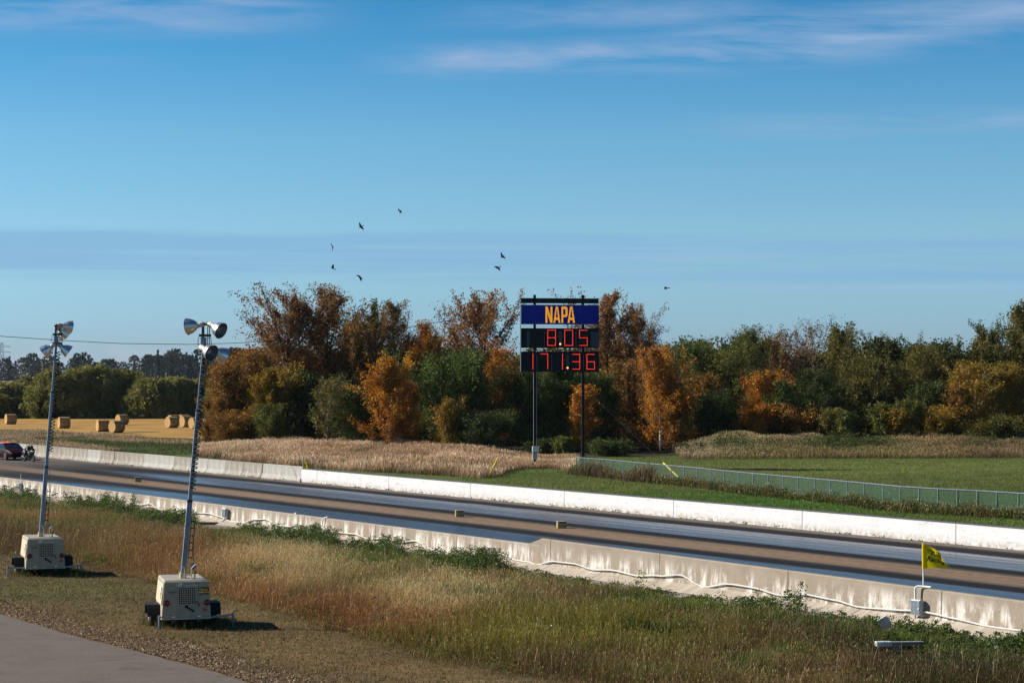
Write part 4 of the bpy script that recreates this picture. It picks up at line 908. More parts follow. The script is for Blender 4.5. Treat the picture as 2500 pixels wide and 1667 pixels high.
Rb = np.array([[cos(.2), 0, -sin(.2)], [0, 1, 0], [sin(.2), 0, cos(.2)]]); MB().box(-.14, .14, -.08, .08, -.02, .40, .01, Rb).build('case', M['white'], o); MB().box(-.03, .06, -.086, -.082, .16, .26, .001, Rb).build('dial', M['dsteel'], o)
g = gp(505, 1284); o = empty('broken_plank', (g[0], g[1], .14), radians(-3), label='dark weathered plank lying in weeds beside the tilted white box', category='plank')
MB().box(-.55, .50, -.09, .09, -.05, .05, .008).build('plank', M['dbark'], o); MB().box(-.2, .1, -.05, .05, -.14, -.052, .005).build('block', M['dbark'], o)

# far pylon
g = dp(4, 925, 1400); o = empty('transmission_tower', (g[0], 1400, 4.6), .3, label='faint lattice power pylon on the left horizon', category='pylon')
py_ = MB(); lv = [(0, 3.2), (8, 2.2), (15, 1.4), (20, 1.1), (25, .9), (28, .5)]
for i in range(5):
    (z0, w0), (z1, w1) = lv[i], lv[i + 1]
    for sx in (-1, 1):
        for sy in (-1, 1): py_.tube([(sx * w0, sy * w0, z0), (sx * w1, sy * w1, z1)], .11, 4)
        py_.tube([(-w0, sx * w0, z0), (w1, sx * w1, z1)], .07, 4); py_.tube([(w0, sx * w0, z0), (-w1, sx * w1, z1)], .07, 4)
py_.build('lattice', M['dsteel'], o); ar = MB()
for z in (17, 21, 25): ar.tube([(-6, 0, z), (6, 0, z)], .16, 4); ar.tube([(-6, 0, z), (0, 0, z + 1.8), (6, 0, z)], .08, 4)
ar.build('crossarm', M['dsteel'], o)

# ------------------------------------------------------------------ trees
def tubes_np(P, R, n=4):
    """P (b,m,3) paths, R (b,m) radii -> verts, quads"""
    b_, m_, _ = P.shape; D = np.gradient(P, axis=1); D /= np.linalg.norm(D, axis=2, keepdims=True) + 1e-9
    up = np.zeros_like(D); up[..., 0] = 1; hz = abs(D[..., 0]) > .85; up[hz] = (0, 1, 0)
    X = np.cross(up, D); X /= np.linalg.norm(X, axis=2, keepdims=True) + 1e-9; Yv = np.cross(D, X)
    an = 2 * pi * np.arange(n) / n
    V = P[:, :, None, :] + R[:, :, None, None] * (np.cos(an)[None, None, :, None] * X[:, :, None, :] + np.sin(an)[None, None, :, None] * Yv[:, :, None, :])
    idx = np.arange(b_ * m_ * n).reshape(b_, m_, n); a_ = idx[:, :-1, :]; c_ = idx[:, 1:, :]
    Q = np.stack([a_, np.roll(a_, -1, 2), np.roll(c_, -1, 2), c_], -1).reshape(-1, 4)
    return V.reshape(-1, 3), Q
def leaf_quads(C, size, rng, cols, droop=0.0):
    n = len(C); a_ = rng.normal(size=(n, 3)); a_ /= np.linalg.norm(a_, axis=1, keepdims=True)
    b_ = rng.normal(size=(n, 3)); b_ -= a_ * (a_ * b_).sum(1, keepdims=True); b_ /= np.linalg.norm(b_, axis=1, keepdims=True)
    s = size * rng.uniform(.6, 1.3, n)[:, None]
    V = np.stack([C - a_ * s * .5, C + b_ * s * .36, C + a_ * s * .5, C - b_ * s * .36], 1).reshape(-1, 3)
    return V, np.arange(4 * n).reshape(-1, 4), np.repeat(cols, 4, 0)
def bez(P0, P1, P2, m_):
    t = np.linspace(0, 1, m_)[None, :, None]
    return (1 - t) ** 2 * P0[:, None] + 2 * t * (1 - t) * P1[:, None] + t ** 2 * P2[:, None]
PAL = {
 'orange': [(.50, .19, .018), (.36, .125, .016), (.58, .29, .03), (.22, .10, .018)],
 'rust': [(.20, .088, .020), (.26, .13, .024), (.11, .06, .018), (.34, .18, .022)],
 'rustpale': [(.25, .115, .045), (.32, .15, .05), (.18, .085, .04), (.38, .165, .03)],
 'gold': [(.31, .19, .018), (.23, .15, .018), (.15, .12, .02), (.38, .20, .02)],
 'green': [(.065, .105, .02), (.09, .135, .026), (.05, .08, .016), (.125, .15, .03)],
 'ygreen': [(.12, .135, .024), (.085, .11, .022), (.16, .15, .028), (.06, .08, .018)],
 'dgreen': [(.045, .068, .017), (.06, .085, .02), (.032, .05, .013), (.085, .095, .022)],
 'olive': [(.11, .105, .022), (.14, .125, .024), (.075, .078, .018), (.18, .135, .025)],
 'bare': [(.16, .10, .055), (.20, .11, .05), (.12, .08, .045), (.13, .09, .06)],
 'willow': [(.19, .185, .046), (.22, .21, .053), (.17, .168, .04), (.18, .175, .045)],
}
def tree_geo(seed, Ht, Wd, style, pal, dens, leaf, bark_r=1.0):
    r = np.random.RandomState(seed); m_ = 6
    cb, lo, hi, nP, nS = dict(poplar=(.03, 42, 72, 60, 8), spire=(.05, 62, 80, 38, 6), round=(.03, 8, 58, 64, 8), sparse=(.10, 30, 66, 56, 13), bush=(.0, 25, 75, 50, 7), bare=(.12, 28, 62, 34, 14))[style]
    prof = dict(poplar=lambda h: np.sin(pi * np.clip(.26 + .70 * h, 0, 1)) ** .75, spire=lambda h: np.sin(pi * np.clip(.15 + .8 * h, 0, 1)), round=lambda h: np.sqrt(np.clip(1 - ((h - .36) / .68) ** 2, 0, 1)),
                sparse=lambda h: np.clip(.55 + 1.1 * h, 0, 1) * np.sqrt(np.clip(1 - (np.clip(h - .5, 0, 1) / .52) ** 2, .05, 1)), bush=lambda h: np.sqrt(np.clip(1 - h * h, .03, 1)), bare=lambda h: np.clip(.4 + h, 0, 1) * np.sqrt(np.clip(1 - (np.clip(h - .5, 0, 1) / .52) ** 2, .05, 1)))[style]
    ns = 1 if style != 'bush' else 4
    # stems
    tz = np.linspace(0, 1, 9); stems = []
    for k in range(ns):
        off = r.normal(size=2) * (.0 if ns == 1 else Wd * .12); top = Ht * (.93 if ns == 1 else r.uniform(.6, .95)); lean = r.normal(size=2) * Wd * (.05 if ns == 1 else .15)
        wig = np.cumsum(r.normal(size=(9, 2)) * Ht * .008, 0); wig -= wig[0]
        stems.append(np.concatenate([off[None] + lean[None] * tz[:, None] + wig, (top * tz)[:, None]], 1))
    ST_ = np.array(stems); R0 = (.012 * Ht + .03) * bark_r / (1 if ns == 1 else 2)
    RT = R0 * (1 - .88 * tz)[None].repeat(ns, 0)
    V1, Q1 = tubes_np(ST_, RT, 7)
    # primaries
    hr = cb + (1 - cb) * (np.arange(nP) + r.rand(nP)) / nP; hr = np.clip(hr, 0, .985)
    az = np.arange(nP) * 2.39996 + r.normal(size=nP) * .5; si = r.randint(0, ns, nP)
    z_ = hr * ST_[si, -1, 2]; base = np.stack([np.array([np.interp(zz_, ST_[s_, :, 2], ST_[s_, :, 0]) for zz_, s_ in zip(z_, si)]), np.array([np.interp(zz_, ST_[s_, :, 2], ST_[s_, :, 1]) for zz_, s_ in zip(z_, si)]), z_], 1)
    # the tip may rise above the start, so look the outline up a bit higher
    elv = np.radians(r.uniform(lo, hi, nP) * np.clip(.25 + hr * 2.6, 0, 1)); guess = np.clip(hr + .12, 0, 1)
    lob = 1 + .28 * np.sin(az * 2 + r.uniform(0, 6) + hr * 5) + .18 * np.sin(az * 3 + hr * 9 + r.uniform(0, 6))
    Rr = Wd / 2 * prof(guess) * r.uniform(.5, 1.12, nP) * lob + .15
    rise = np.minimum(Rr * np.tan(elv), (Ht * 1.03 - z_) * r.uniform(.6, 1.0, nP)); rise = np.maximum(rise, .15)
    dirh = np.stack([np.cos(az), np.sin(az)], 1)
    tip = base + np.concatenate([dirh * Rr[:, None], rise[:, None]], 1)
    midp = base + np.concatenate([dirh * (Rr * .62)[:, None], (rise * r.uniform(.15, .5, nP))[:, None]], 1) + r.normal(size=(nP, 3)) * .12 * Rr[:, None] * .6
    P1 = bez(base, midp, tip, m_)
    L1 = np.linalg.norm(tip - base, axis=1); r1 = np.clip(.012 * L1 * bark_r + .008, .012, R0 * .6)
    V2, Q2 = tubes_np(P1, r1[:, None] * np.linspace(1, .25, m_)[None], 4)
    # secondaries
    q = r.uniform(.22, 1.0, (nP, nS)); ix = np.minimum((q * (m_ - 1)).astype(int), m_ - 2); fr_ = q * (m_ - 1) - ix
    pi_ = np.repeat(np.arange(nP), nS); ixf = ix.ravel(); ff = fr_.ravel()[:, None]
    b2 = P1[pi_, ixf] * (1 - ff) + P1[pi_, ixf + 1] * ff; dr = P1[pi_, ixf + 1] - P1[pi_, ixf]; dr /= np.linalg.norm(dr, axis=1, keepdims=True) + 1e-9
    dv = dr + r.normal(size=dr.shape) * .75 + np.array([0, 0, .25 if style != 'round' else .05]); dv /= np.linalg.norm(dv, axis=1, keepdims=True)
    L2 = L1[pi_] * r.uniform(.18, .45, len(pi_)) + .2
    t2 = b2 + dv * L2[:, None]; t2[:, 2] = np.maximum(t2[:, 2], .15)
    P2 = bez(b2, b2 + dv * (L2 * .5)[:, None] + r.normal(size=dv.shape) * .08 * L2[:, None], t2, 4)
    V3, Q3 = tubes_np(P2, np.clip(.007 * L2, .007, .03)[:, None] * np.linspace(1, .4, 4)[None] * bark_r, 3)
    TV = np.concatenate([V1, V2, V3]); TQ = np.concatenate([Q1, Q2 + len(V1), Q3 + len(V1) + len(V2)])
    # leaves along twigs
    nb = len(P2); tot = int(dens); w = L2 / L2.sum(); cnt = r.multinomial(tot, w * (.3 + r.rand(nb) * 1.4) / (w * 1).sum() if False else w)
    bi = np.repeat(np.arange(nb), cnt); tq = r.uniform(.1, 1.08, len(bi)); k0 = np.clip((tq * 3).astype(int), 0, 2); f2 = (tq * 3 - k0)[:, None]
    C = P2[bi, k0] * (1 - f2) + P2[bi, k0 + 1] * f2
    C = C + r.normal(size=C.shape) * (.10 + .045 * Wd * dict(round=.8, bush=.8, poplar=.5, spire=.4, sparse=.24, bare=.12)[style])
    # a share of the leaves on the main limbs
    n3 = int(tot * .25); bj = r.randint(0, nP, n3); tj_ = r.uniform(.3, 1.05, n3); k1_ = np.clip((tj_ * (m_ - 1)).astype(int), 0, m_ - 2); f3 = (tj_ * (m_ - 1) - k1_)[:, None]
    C = np.concatenate([C, P1[bj, k1_] * (1 - f3) + P1[bj, k1_ + 1] * f3 + r.normal(size=(n3, 3)) * .2])
    C[:, 2] = np.maximum(C[:, 2], .1)
    pa = np.array(PAL[pal]); tone = r.choice(len(pa), nP, p=[.4, .3, .18, .12]); own = np.concatenate([pi_[bi], bj])
    ci = np.where(r.rand(len(own)) < .65, tone[own], r.choice(len(pa), len(own))); cols = pa[ci] * r.uniform(.75, 1.3, len(own))[:, None]
    # bring the grown tree back to the height and spread that were asked for
    ref = C if dens > 100 else TV
    fz = Ht / np.percentile(ref[:, 2], 99.6); fx = min(1.0, Wd * .56 / np.percentile(np.hypot(ref[:, 0], ref[:, 1]), 96))
    C = C * (fx, fx, fz); TV = TV * (fx, fx, fz)
    TV[:, 2] = np.where(TV[:, 2] > Ht * .98, Ht * .98 + (TV[:, 2] - Ht * .98) * .25, TV[:, 2])
    far_ = C[:, 2] < Ht * 1.02
    mixc = np.array([(.08, .10, .022), (.14, .12, .025), (.20, .12, .03), (.05, .065, .017)])[r.randint(0, 4, len(C))]; mk_ = r.rand(len(C)) < .04 + .17 * (np.sin(C[:, 0] * 1.3 + seed) * np.sin(C[:, 2] * 1.1 + seed * 2) > .35)
    if pal != 'willow': cols = np.where(mk_[:, None], mixc * r.uniform(.7, 1.3, (len(C), 1)), cols)
    LV, LQ, LC = leaf_quads(C[far_], leaf, r, cols[far_])
    return TV, TQ, LV, LQ, LC
def tree(name, px, top, wpx, Y, style, pal, dens, label, cat='tree', group=None, bark='bark', leaf=None, seed=None, base=None):
    X = (px - CX) / F * Y; zg = float(terrain(X, Y)) - .05; zt = dp(px, top, Y)[2]; Ht = zt - zg; Wd = wpx / F * Y
    o = empty(name, (X, Y, zg), 0, label=label, category=cat)
    if group: o['group'] = group
    leaf = [.15, .17, .19, .21][int(px) % 4] if leaf is None else leaf
    TV, TQ, LV, LQ, LC = tree_geo(int(px * 7 + top) if seed is None else seed, Ht, Wd * (1.0 if pal == 'orange' else 1.2), style, pal, dens * dict(sparse=2.6, bare=1.4).get(style, 1.9) * (.215 / leaf) ** 1.3, leaf)
    link('trunk', npmesh('trunk', TV, TQ, None, True), M[bark], o)
    link('crown', npmesh('crown', LV, LQ, LC), M['leaf'], o)
    return o
TL = [
 (520, 955, 62, 196, 'bush', 'rust', 4500, 'low rust brown bush at the left end of the tree belt', 'shrub'),
 (562, 885, 108, 199, 'round', 'rust', 8500, 'round rust brown tree at the left end of the belt, right of the nearer mast'),
 (612, 842, 140, 203, 'round', 'rust', 9500, 'broad rust brown tree left of the tall sparse trees'),
 (662, 885, 105, 196, 'poplar', 'gold', 6500, 'golden brown poplar in front of the tall sparse trees'),
 (695, 700, 180, 209, 'sparse', 'rustpale', 7000, 'tallest sparse brown tree left of centre with bare upper twigs'),
 (790, 698, 190, 211, 'sparse', 'rust', 9000, 'tall rusty tree beside the sparse one, its crown a little fuller'),
 (862, 765, 130, 207, 'poplar', 'rust', 7500, 'rusty poplar on the right shoulder of the tall trees'),
 (600, 1000, 120, 192, 'bush', 'rust', 5000, 'twiggy brown undergrowth bush below the broad rust brown tree', 'shrub'),
 (672, 985, 90, 190, 'bush', 'ygreen', 3600, 'pale green sapling clump with whitish stems', 'shrub'),
 (735, 905, 105, 197, 'round', 'dgreen', 7000, 'very dark green tree under the tall sparse pair'),
 (797, 915, 105, 186, 'bare', 'olive', 1900, 'thin open sapling with few leaves before the dark green trees'),
 (868, 940, 95, 188, 'poplar', 'green', 5200, 'small green poplar between the bare sapling and the slim orange tree'),
 (915, 735, 62, 212, 'spire', 'green', 3200, 'narrow green spire poking above the rusty crowns'),
 (972, 738, 105, 207, 'poplar', 'rust', 7500, 'brown poplar with upright twigs right of the green spire'),
 (952, 862, 115, 182, 'poplar', 'orange', 6500, 'slim bright orange tree standing in front of the green ones'),
 (1040, 785, 110, 205, 'poplar', 'orange', 6000, 'orange brown poplar below the small bare crown'),
 (1085, 738, 85, 214, 'bare', 'rustpale', 900, 'small nearly bare crown left of the sparse orange tree'),
 (1175, 710, 165, 209, 'sparse', 'rustpale', 7000, 'tall sparse orange brown tree directly left of the scoreboard'),
 (1062, 855, 150, 190, 'round', 'green', 8500, 'full green tree right of the slim orange tree'),
 (1142, 850, 145, 189, 'round', 'green', 8500, 'full green tree below the sparse tree left of the scoreboard'),
 (1228, 850, 115, 193, 'poplar', 'orange', 6500, 'orange tree touching the left edge of the scoreboard'),
 (1092, 965, 60, 179, 'poplar', 'gold', 1800, 'thin golden sapling at the foot of the green trees'),
 (1180, 1000, 130, 180, 'bush', 'dgreen', 5000, 'dark green bush in the shade left of the scoreboard posts', 'shrub'),
 (1292, 890, 110, 191, 'round', 'green', 6500, 'green tree behind the left post of the scoreboard'),
 (1358, 872, 120, 194, 'round', 'green', 7000, 'green tree behind the gap between the scoreboard posts'),
 (1418, 940, 80, 186, 'poplar', 'orange', 3800, 'small orange tree behind the right post of the scoreboard'),
 (1468, 900, 105, 193, 'round', 'green', 6000, 'green tree just right of the scoreboard posts'),
 (1487, 712, 140, 207, 'sparse', 'rustpale', 6500, 'tall sparse brown tree directly right of the scoreboard'),
 (1560, 745, 135, 211, 'sparse', 'rustpale', 5200, 'sparse brown tree leaning out over the orange one, right of the scoreboard'),
 (1535, 875, 110, 197, 'poplar', 'rust', 6000, 'rust brown tree between the scoreboard and the bright orange tree'),
 (1612, 845, 120, 188, 'poplar', 'orange', 7000, 'brightest orange tree with a pale trunk, right of the scoreboard'),
 (1690, 822, 115, 199, 'poplar', 'green', 7000, 'green tree right of the brightest orange tree'),
 (1765, 850, 125, 197, 'round', 'ygreen', 7500, 'yellowish green tree in the middle of the right hand belt'),
 (1828, 798, 115, 203, 'poplar', 'ygreen', 7000, 'tall yellowish green poplar left of the twisted bare crowns'),
 (1740, 950, 150, 191, 'bush', 'dgreen', 6500, 'dark green undergrowth bush behind the left end of the grassy mound', 'shrub'),
 (1890, 815, 110, 207, 'sparse', 'rustpale', 3600, 'thin brown crown left of the twisted bare one'),
 (1880, 905, 125, 193, 'poplar', 'orange', 7000, 'orange tree standing behind the grassy mound'),
 (1835, 985, 85, 189, 'bush', 'orange', 3200, 'small orange brown bush left of the orange tree on the mound', 'shrub'),
 (1950, 985, 115, 190, 'bush', 'rust', 5500, 'rusty bush right of the orange tree on the mound', 'shrub'),
 (1985, 770, 145, 213, 'bare', 'bare', 1100, 'twisted bare crown sticking out above the right hand belt'),
 (1915, 792, 120, 216, 'bare', 'bare', 900, 'lower twisted bare crown behind the yellowish poplar'),
 (2062, 790, 105, 207, 'poplar', 'olive', 7000, 'olive poplar immediately right of the twisted bare crown'),
 (2000, 900, 140, 199, 'round', 'dgreen', 7500, 'dark green tree behind the rusty bush'),
 (2122, 855, 140, 201, 'round', 'olive', 8500, 'broad olive tree with a flat top, right of the olive poplar'),
 (2180, 812, 95, 208, 'poplar', 'dgreen', 6500, 'dark green poplar rising behind the broad olive tree'),
 (2240, 845, 140, 203, 'round', 'olive', 8500, 'broad olive tree above the yellow saplings'),
 (2295, 830, 105, 208, 'poplar', 'dgreen', 6500, 'dark poplar left of the lone thin spire'),
 (2333, 822, 45, 211, 'spire', 'dgreen', 1900, 'lone thin dark spire between two dark crowns'),
 (2398, 795, 85, 207, 'poplar', 'olive', 5200, 'olive poplar with forked pale branches near the right edge'),
 (2432, 785, 75, 209, 'spire', 'dgreen', 4200, 'dark narrow tree rising second highest at the right'),
 (2495, 735, 150, 205, 'poplar', 'olive', 9500, 'highest olive tree cut by the right edge of the picture'),
 (2385, 880, 130, 194, 'poplar', 'gold', 8000, 'golden yellow tree with white stems near the right edge'),
 (2460, 885, 115, 197, 'poplar', 'gold', 7000, 'golden brown tree beside the golden yellow one at the right edge'),
 (2030, 995, 90, 188, 'bush', 'olive', 4800, 'round olive bush on the mound right of the rusty bush', 'shrub'),
 (2066, 1003, 42, 186, 'poplar', 'ygreen', 1400, 'pale green sapling right beside the round olive bush'),
 (2150, 980, 45, 190, 'spire', 'ygreen', 1500, 'slim yellow green sapling, leftmost of three on the mound'),
 (2185, 995, 62, 190, 'poplar', 'gold', 2100, 'yellow sapling, middle one of three on the mound'),
 (2224, 972, 62, 191, 'poplar', 'ygreen', 2300, 'taller yellow green sapling, rightmost of three on the mound'),
 (2312, 985, 110, 192, 'bush', 'gold', 5000, 'golden olive bush left of the golden yellow tree', 'shrub'),
 (2440, 1010, 120, 188, 'bush', 'olive', 4800, 'brownish olive bush at the foot of the golden brown tree', 'shrub'),
 (1378, 1063, 42, 173, 'bush', 'ygreen', 1300, 'small yellow green bush at the foot of the right scoreboard post', 'shrub'),
 (1330, 1070, 60, 175, 'bush', 'dgreen', 1700, 'low dark bush between the scoreboard posts', 'shrub'),
 (1480, 1068, 90, 176, 'bush', 'dgreen', 2200, 'low dark bush behind the fence, right of the scoreboard', 'shrub'),
 (930, 985, 60, 186, 'bush', 'dgreen', 2600, 'dark green shrub at the left foot of the slim orange tree', 'shrub'),
 (1000, 930, 75, 187, 'poplar', 'orange', 3600, 'smaller orange tree leaning against the slim orange one'),
 (1585, 900, 60, 190, 'poplar', 'rust', 3200, 'rusty narrow tree at the left side of the brightest orange tree'),
 (1655, 935, 70, 187, 'bush', 'orange', 2800, 'low orange bush at the right foot of the brightest orange tree', 'shrub'),
 (1720, 905, 80, 193, 'poplar', 'rust', 3600, 'rust brown tree half hidden among the green ones right of the brightest orange tree'),
 (1915, 930, 70, 191, 'poplar', 'green', 2800, 'green poplar squeezed between the orange tree and the rusty bush on the mound'),
 (2090, 920, 110, 197, 'poplar', 'olive', 5200, 'olive poplar above the pale green sapling on the mound'),
 (2270, 930, 100, 196, 'poplar', 'dgreen', 4600, 'dark green poplar in the shade left of the golden yellow tree'),
 (2345, 930, 60, 191, 'poplar', 'rust', 2500, 'thin brown tree directly left of the golden yellow tree'),
 (2590, 750, 150, 206, 'poplar', 'olive', 7000, 'olive tree mostly outside the right edge'),
]
pale = {672, 1612, 2385, 2398, 2066}
darkb = {695, 790, 1175, 1487, 1560}
for T in TL:
    tree('shrub' if len(T) > 8 else ('bare_tree' if T[4] == 'bare' else ('poplar_tree' if T[4] in ('poplar', 'spire') else 'broadleaf_tree')), T[0], T[1], T[2], T[3], T[4], T[5], T[6], T[7], T[8] if len(T) > 8 else 'tree',
         bark='wbark' if T[0] in pale else ('dbark' if T[0] in darkb else 'bark'))
# second row: dark trees that close the belt (crowns shared by copies)
proto = []
for k in range(4):
    TV, TQ, LV, LQ, LC = tree_geo(900 + k, 9.0, 7.4, 'round', ['dgreen', 'dgreen', 'olive', 'rust'][k], 13000, .30)
    proto.append((npmesh('trunk', TV, TQ, None, True), npmesh('crown', LV, LQ, LC)))
    proto[-1][0].materials.append(M['dbark']); proto[-1][1].materials.append(M['leaf'])
r2 = np.random.RandomState(8)
for i, px in enumerate(np.arange(600, 2620, 62)):
    k = r2.randint(0, 4); k = 0 if px > 1950 and k == 3 else k; Y = 217 + r2.uniform(-2, 5); X = (px + r2.uniform(-15, 15) - CX) / F * Y; topm = r2.uniform(1.0, 1.28)
    o = empty('broadleaf_tree', (X, Y, float(terrain(X, Y)) - .05), r2.uniform(0, 6), label=['dark green', 'dark green', 'dull olive', 'dull brown'][k] + ' tree in the shaded second row, glimpsed between the front trees', category='tree', group=['dark green', 'dark green', 'dull olive', 'dull brown'][k] + ' second row trees')
    o.scale = (1, 1, topm)
    link('trunk', proto[k][0], None, o); link('crown', proto[k][1], None, o)
# dark undergrowth at the foot of the belt
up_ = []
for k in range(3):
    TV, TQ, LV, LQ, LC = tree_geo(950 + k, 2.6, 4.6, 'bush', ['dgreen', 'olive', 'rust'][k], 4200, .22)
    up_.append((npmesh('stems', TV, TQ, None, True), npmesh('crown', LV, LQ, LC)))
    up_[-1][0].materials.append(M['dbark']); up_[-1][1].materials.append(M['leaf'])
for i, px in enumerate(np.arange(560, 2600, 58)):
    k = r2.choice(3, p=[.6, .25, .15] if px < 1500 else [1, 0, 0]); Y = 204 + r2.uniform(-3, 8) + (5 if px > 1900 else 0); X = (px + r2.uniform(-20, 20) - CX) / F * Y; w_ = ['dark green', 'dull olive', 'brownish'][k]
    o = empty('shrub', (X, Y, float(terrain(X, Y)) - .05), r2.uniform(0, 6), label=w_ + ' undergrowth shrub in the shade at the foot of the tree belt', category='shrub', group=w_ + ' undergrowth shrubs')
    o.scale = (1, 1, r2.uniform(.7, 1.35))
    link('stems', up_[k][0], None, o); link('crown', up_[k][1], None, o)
# willow hedge behind the stubble field
wl = [(-45, 945, 130, 'olive willow cut by the left edge of the picture'), (22, 936, 120, 'low olive willow at the far left, over the leftmost bale'), (80, 914, 130, 'olive willow left of the farther mast'), (150, 894, 150, 'olive willow right of the farther mast, above its bale'),
      (222, 886, 150, 'highest round olive willow in the middle of the hedge'), (300, 898, 150, 'olive willow above the lone straw bale'), (372, 922, 120, 'smaller olive willow between the lone bale and the bale pair'), (432, 916, 120, 'olive willow above the pair of bales by the nearer mast'), (500, 922, 130, 'olive willow just right of the nearer mast'), (560, 930, 130, 'olive willow mostly hidden by rust brown trees')]
for i, (px, top, w, l) in enumerate(wl):
    Y = 345 + (i % 3) * 4; X = (px - CX) / F * Y; Ht = dp(px, top + 7, Y)[2] + .1; Wd = 1.22 * w / F * Y
    o = empty('willow_tree', (X, Y, -.05), 0, label=l, category='tree', group='willows in the hedge behind the stubble field')
    TV, TQ, LV, LQ, LC = tree_geo(300 + i, Ht, Wd * .75, 'round', 'willow', 10, .3)
    r = np.random.RandomState(400 + i); nc = 120; th = r.uniform(0, 2 * pi, nc); cz = r.uniform(0, 1, nc) ** .9
    rad = Wd / 2 * np.sqrt(np.clip(1 - (cz * .97) ** 2.4, 0, 1)) * r.uniform(.75, 1.0, nc); cen = np.stack([rad * np.cos(th), rad * np.sin(th), Ht * (.04 + .86 * cz)], 1); cs = r.uniform(.8, 1.35, nc)
    per = 150; C = np.repeat(cen, per, 0); dv = r.normal(size=C.shape); dv /= np.linalg.norm(dv, axis=1, keepdims=True); C = C + dv * (np.repeat(cs, per) * r.uniform(.6, 1.05, nc * per))[:, None] * np.array([1, 1, 1.15])
    C[:, 2] = np.clip(C[:, 2], .1, None)
    pa = np.array(PAL['willow']); cols = pa[np.repeat(r.randint(0, 4, nc), per)] * r.uniform(.85, 1.15, nc * per)[:, None]
    LV, LQ, LC = leaf_quads(C, .46, r, cols)
    link('trunk', npmesh('trunk', TV, TQ, None, True), M['dbark'], o); link('crown', npmesh('crown', LV, LQ, LC), M['leaf'], o)
# far woods on the horizon: one mass
r = np.random.RandomState(77); AV, AQ, AC = [], [], []; nv_ = 0
for k in range(430):
    px = r.uniform(-150, 2650) if k < 330 else r.uniform(360, 660); Y = r.uniform(1350, 1900); X = (px - CX) / F * Y; zg = float(terrain(X, Y)); con = (370 < px < 650 and r.rand() < .8) or r.rand() < .06
    Ht = r.uniform(15, 21) * (1.0 if con else 1) * (1.12 if 380 < px < 600 else 1); Wd = Ht * (.46 if con else .75); n = 300
    if con: hz_ = r.uniform(0, 1, n) ** 1.4; rr = (1 - hz_) * Wd * .5 * r.uniform(.3, 1, n)
    else: hz_ = r.uniform(.0, 1, n); rr = Wd * .5 * np.sqrt(np.clip(1 - ((hz_ - .42) / .60) ** 2, 0, 1)) * r.uniform(.4, 1, n)
    th = r.uniform(0, 2 * pi, n); C = np.stack([X + rr * np.cos(th), Y + rr * np.sin(th), zg + hz_ * Ht], 1)
    base = np.array([(.028, .036, .022), (.022, .032, .022), (.05, .036, .022), (.04, .035, .022)][1 if con else r.randint(0, 4)])
    LV, LQ, LC = leaf_quads(C, 2.3, r, base[None] * r.uniform(.8, 1.2, n)[:, None]); AV.append(LV); AQ.append(LQ + nv_); AC.append(LC); nv_ += len(LV)
link('distant_woods', npmesh('distant_woods', np.concatenate(AV), np.concatenate(AQ), np.concatenate(AC)), M['leaf'], kind='stuff', label='hazy dark woods on the horizon behind the willows and trees', category='woods')

# ------------------------------------------------------------------ grasses and weeds
def blades(P, h, w, lean, yaw, cb, ct):
    """curved triangular blades: 5 verts, 3 tris each"""
    n = len(P); ca = np.stack([np.cos(yaw), np.sin(yaw), np.zeros(n)], 1) * (w / 2)[:, None]; L3 = np.concatenate([lean, np.zeros((n, 1))], 1)
    mid = P + L3 * .32 + np.stack([np.zeros(n), np.zeros(n), h * .56], 1); tip = P + L3 + np.stack([np.zeros(n), np.zeros(n), h], 1)
    V = np.stack([P - ca, P + ca, mid - ca * .8, mid + ca * .8, tip], 1).reshape(-1, 3)
    i = np.arange(n)[:, None] * 5; T = np.concatenate([i + [0, 1, 3], i + [0, 3, 2], i + [2, 3, 4]], 0)
    C = np.stack([cb, cb, (cb + ct) / 2, (cb + ct) / 2, ct], 1).reshape(-1, 3)
    return V, T, C, tip
def heads(tip, ln, wd, lean, yaw, col):
    n = len(tip); up = np.stack([lean[:, 0] * .9, lean[:, 1] * .9, np.ones(n)], 1); up /= np.linalg.norm(up, axis=1, keepdims=True); ca = np.stack([np.cos(yaw), np.sin(yaw), np.zeros(n)], 1) * (wd / 2)[:, None]
    a_ = tip - up * (ln * .55)[:, None]; d_ = tip + up * (ln * .45)[:, None]
    V = np.stack([a_, tip - ca, d_, tip + ca], 1).reshape(-1, 3); i = np.arange(n)[:, None] * 4
    return V, np.concatenate([i + [0, 3, 2], i + [0, 2, 1]], 0), np.repeat(col, 4, 0)
class Stuff:
    def __init__(s): s.V, s.T, s.C, s.n = [], [], [], 0
    def add(s, V, T, C): s.V.append(V); s.T.append(T + s.n); s.C.append(C); s.n += len(V)
    def build(s, name, label, cat): return link(name, npmesh(name, np.concatenate(s.V), np.concatenate(s.T), np.clip(np.concatenate(s.C), 0, 1)), M['grass'], kind='stuff', label=label, category=cat)
def scatter(x0, x1, y0, y1, n, rng): return rng.uniform(x0, x1, n), rng.uniform(y0, y1, n)
def atpx(X, Y): z = terrain(X, Y); P = np.stack([X, Y, z], 1); px, py = proj(P); return P, px, py

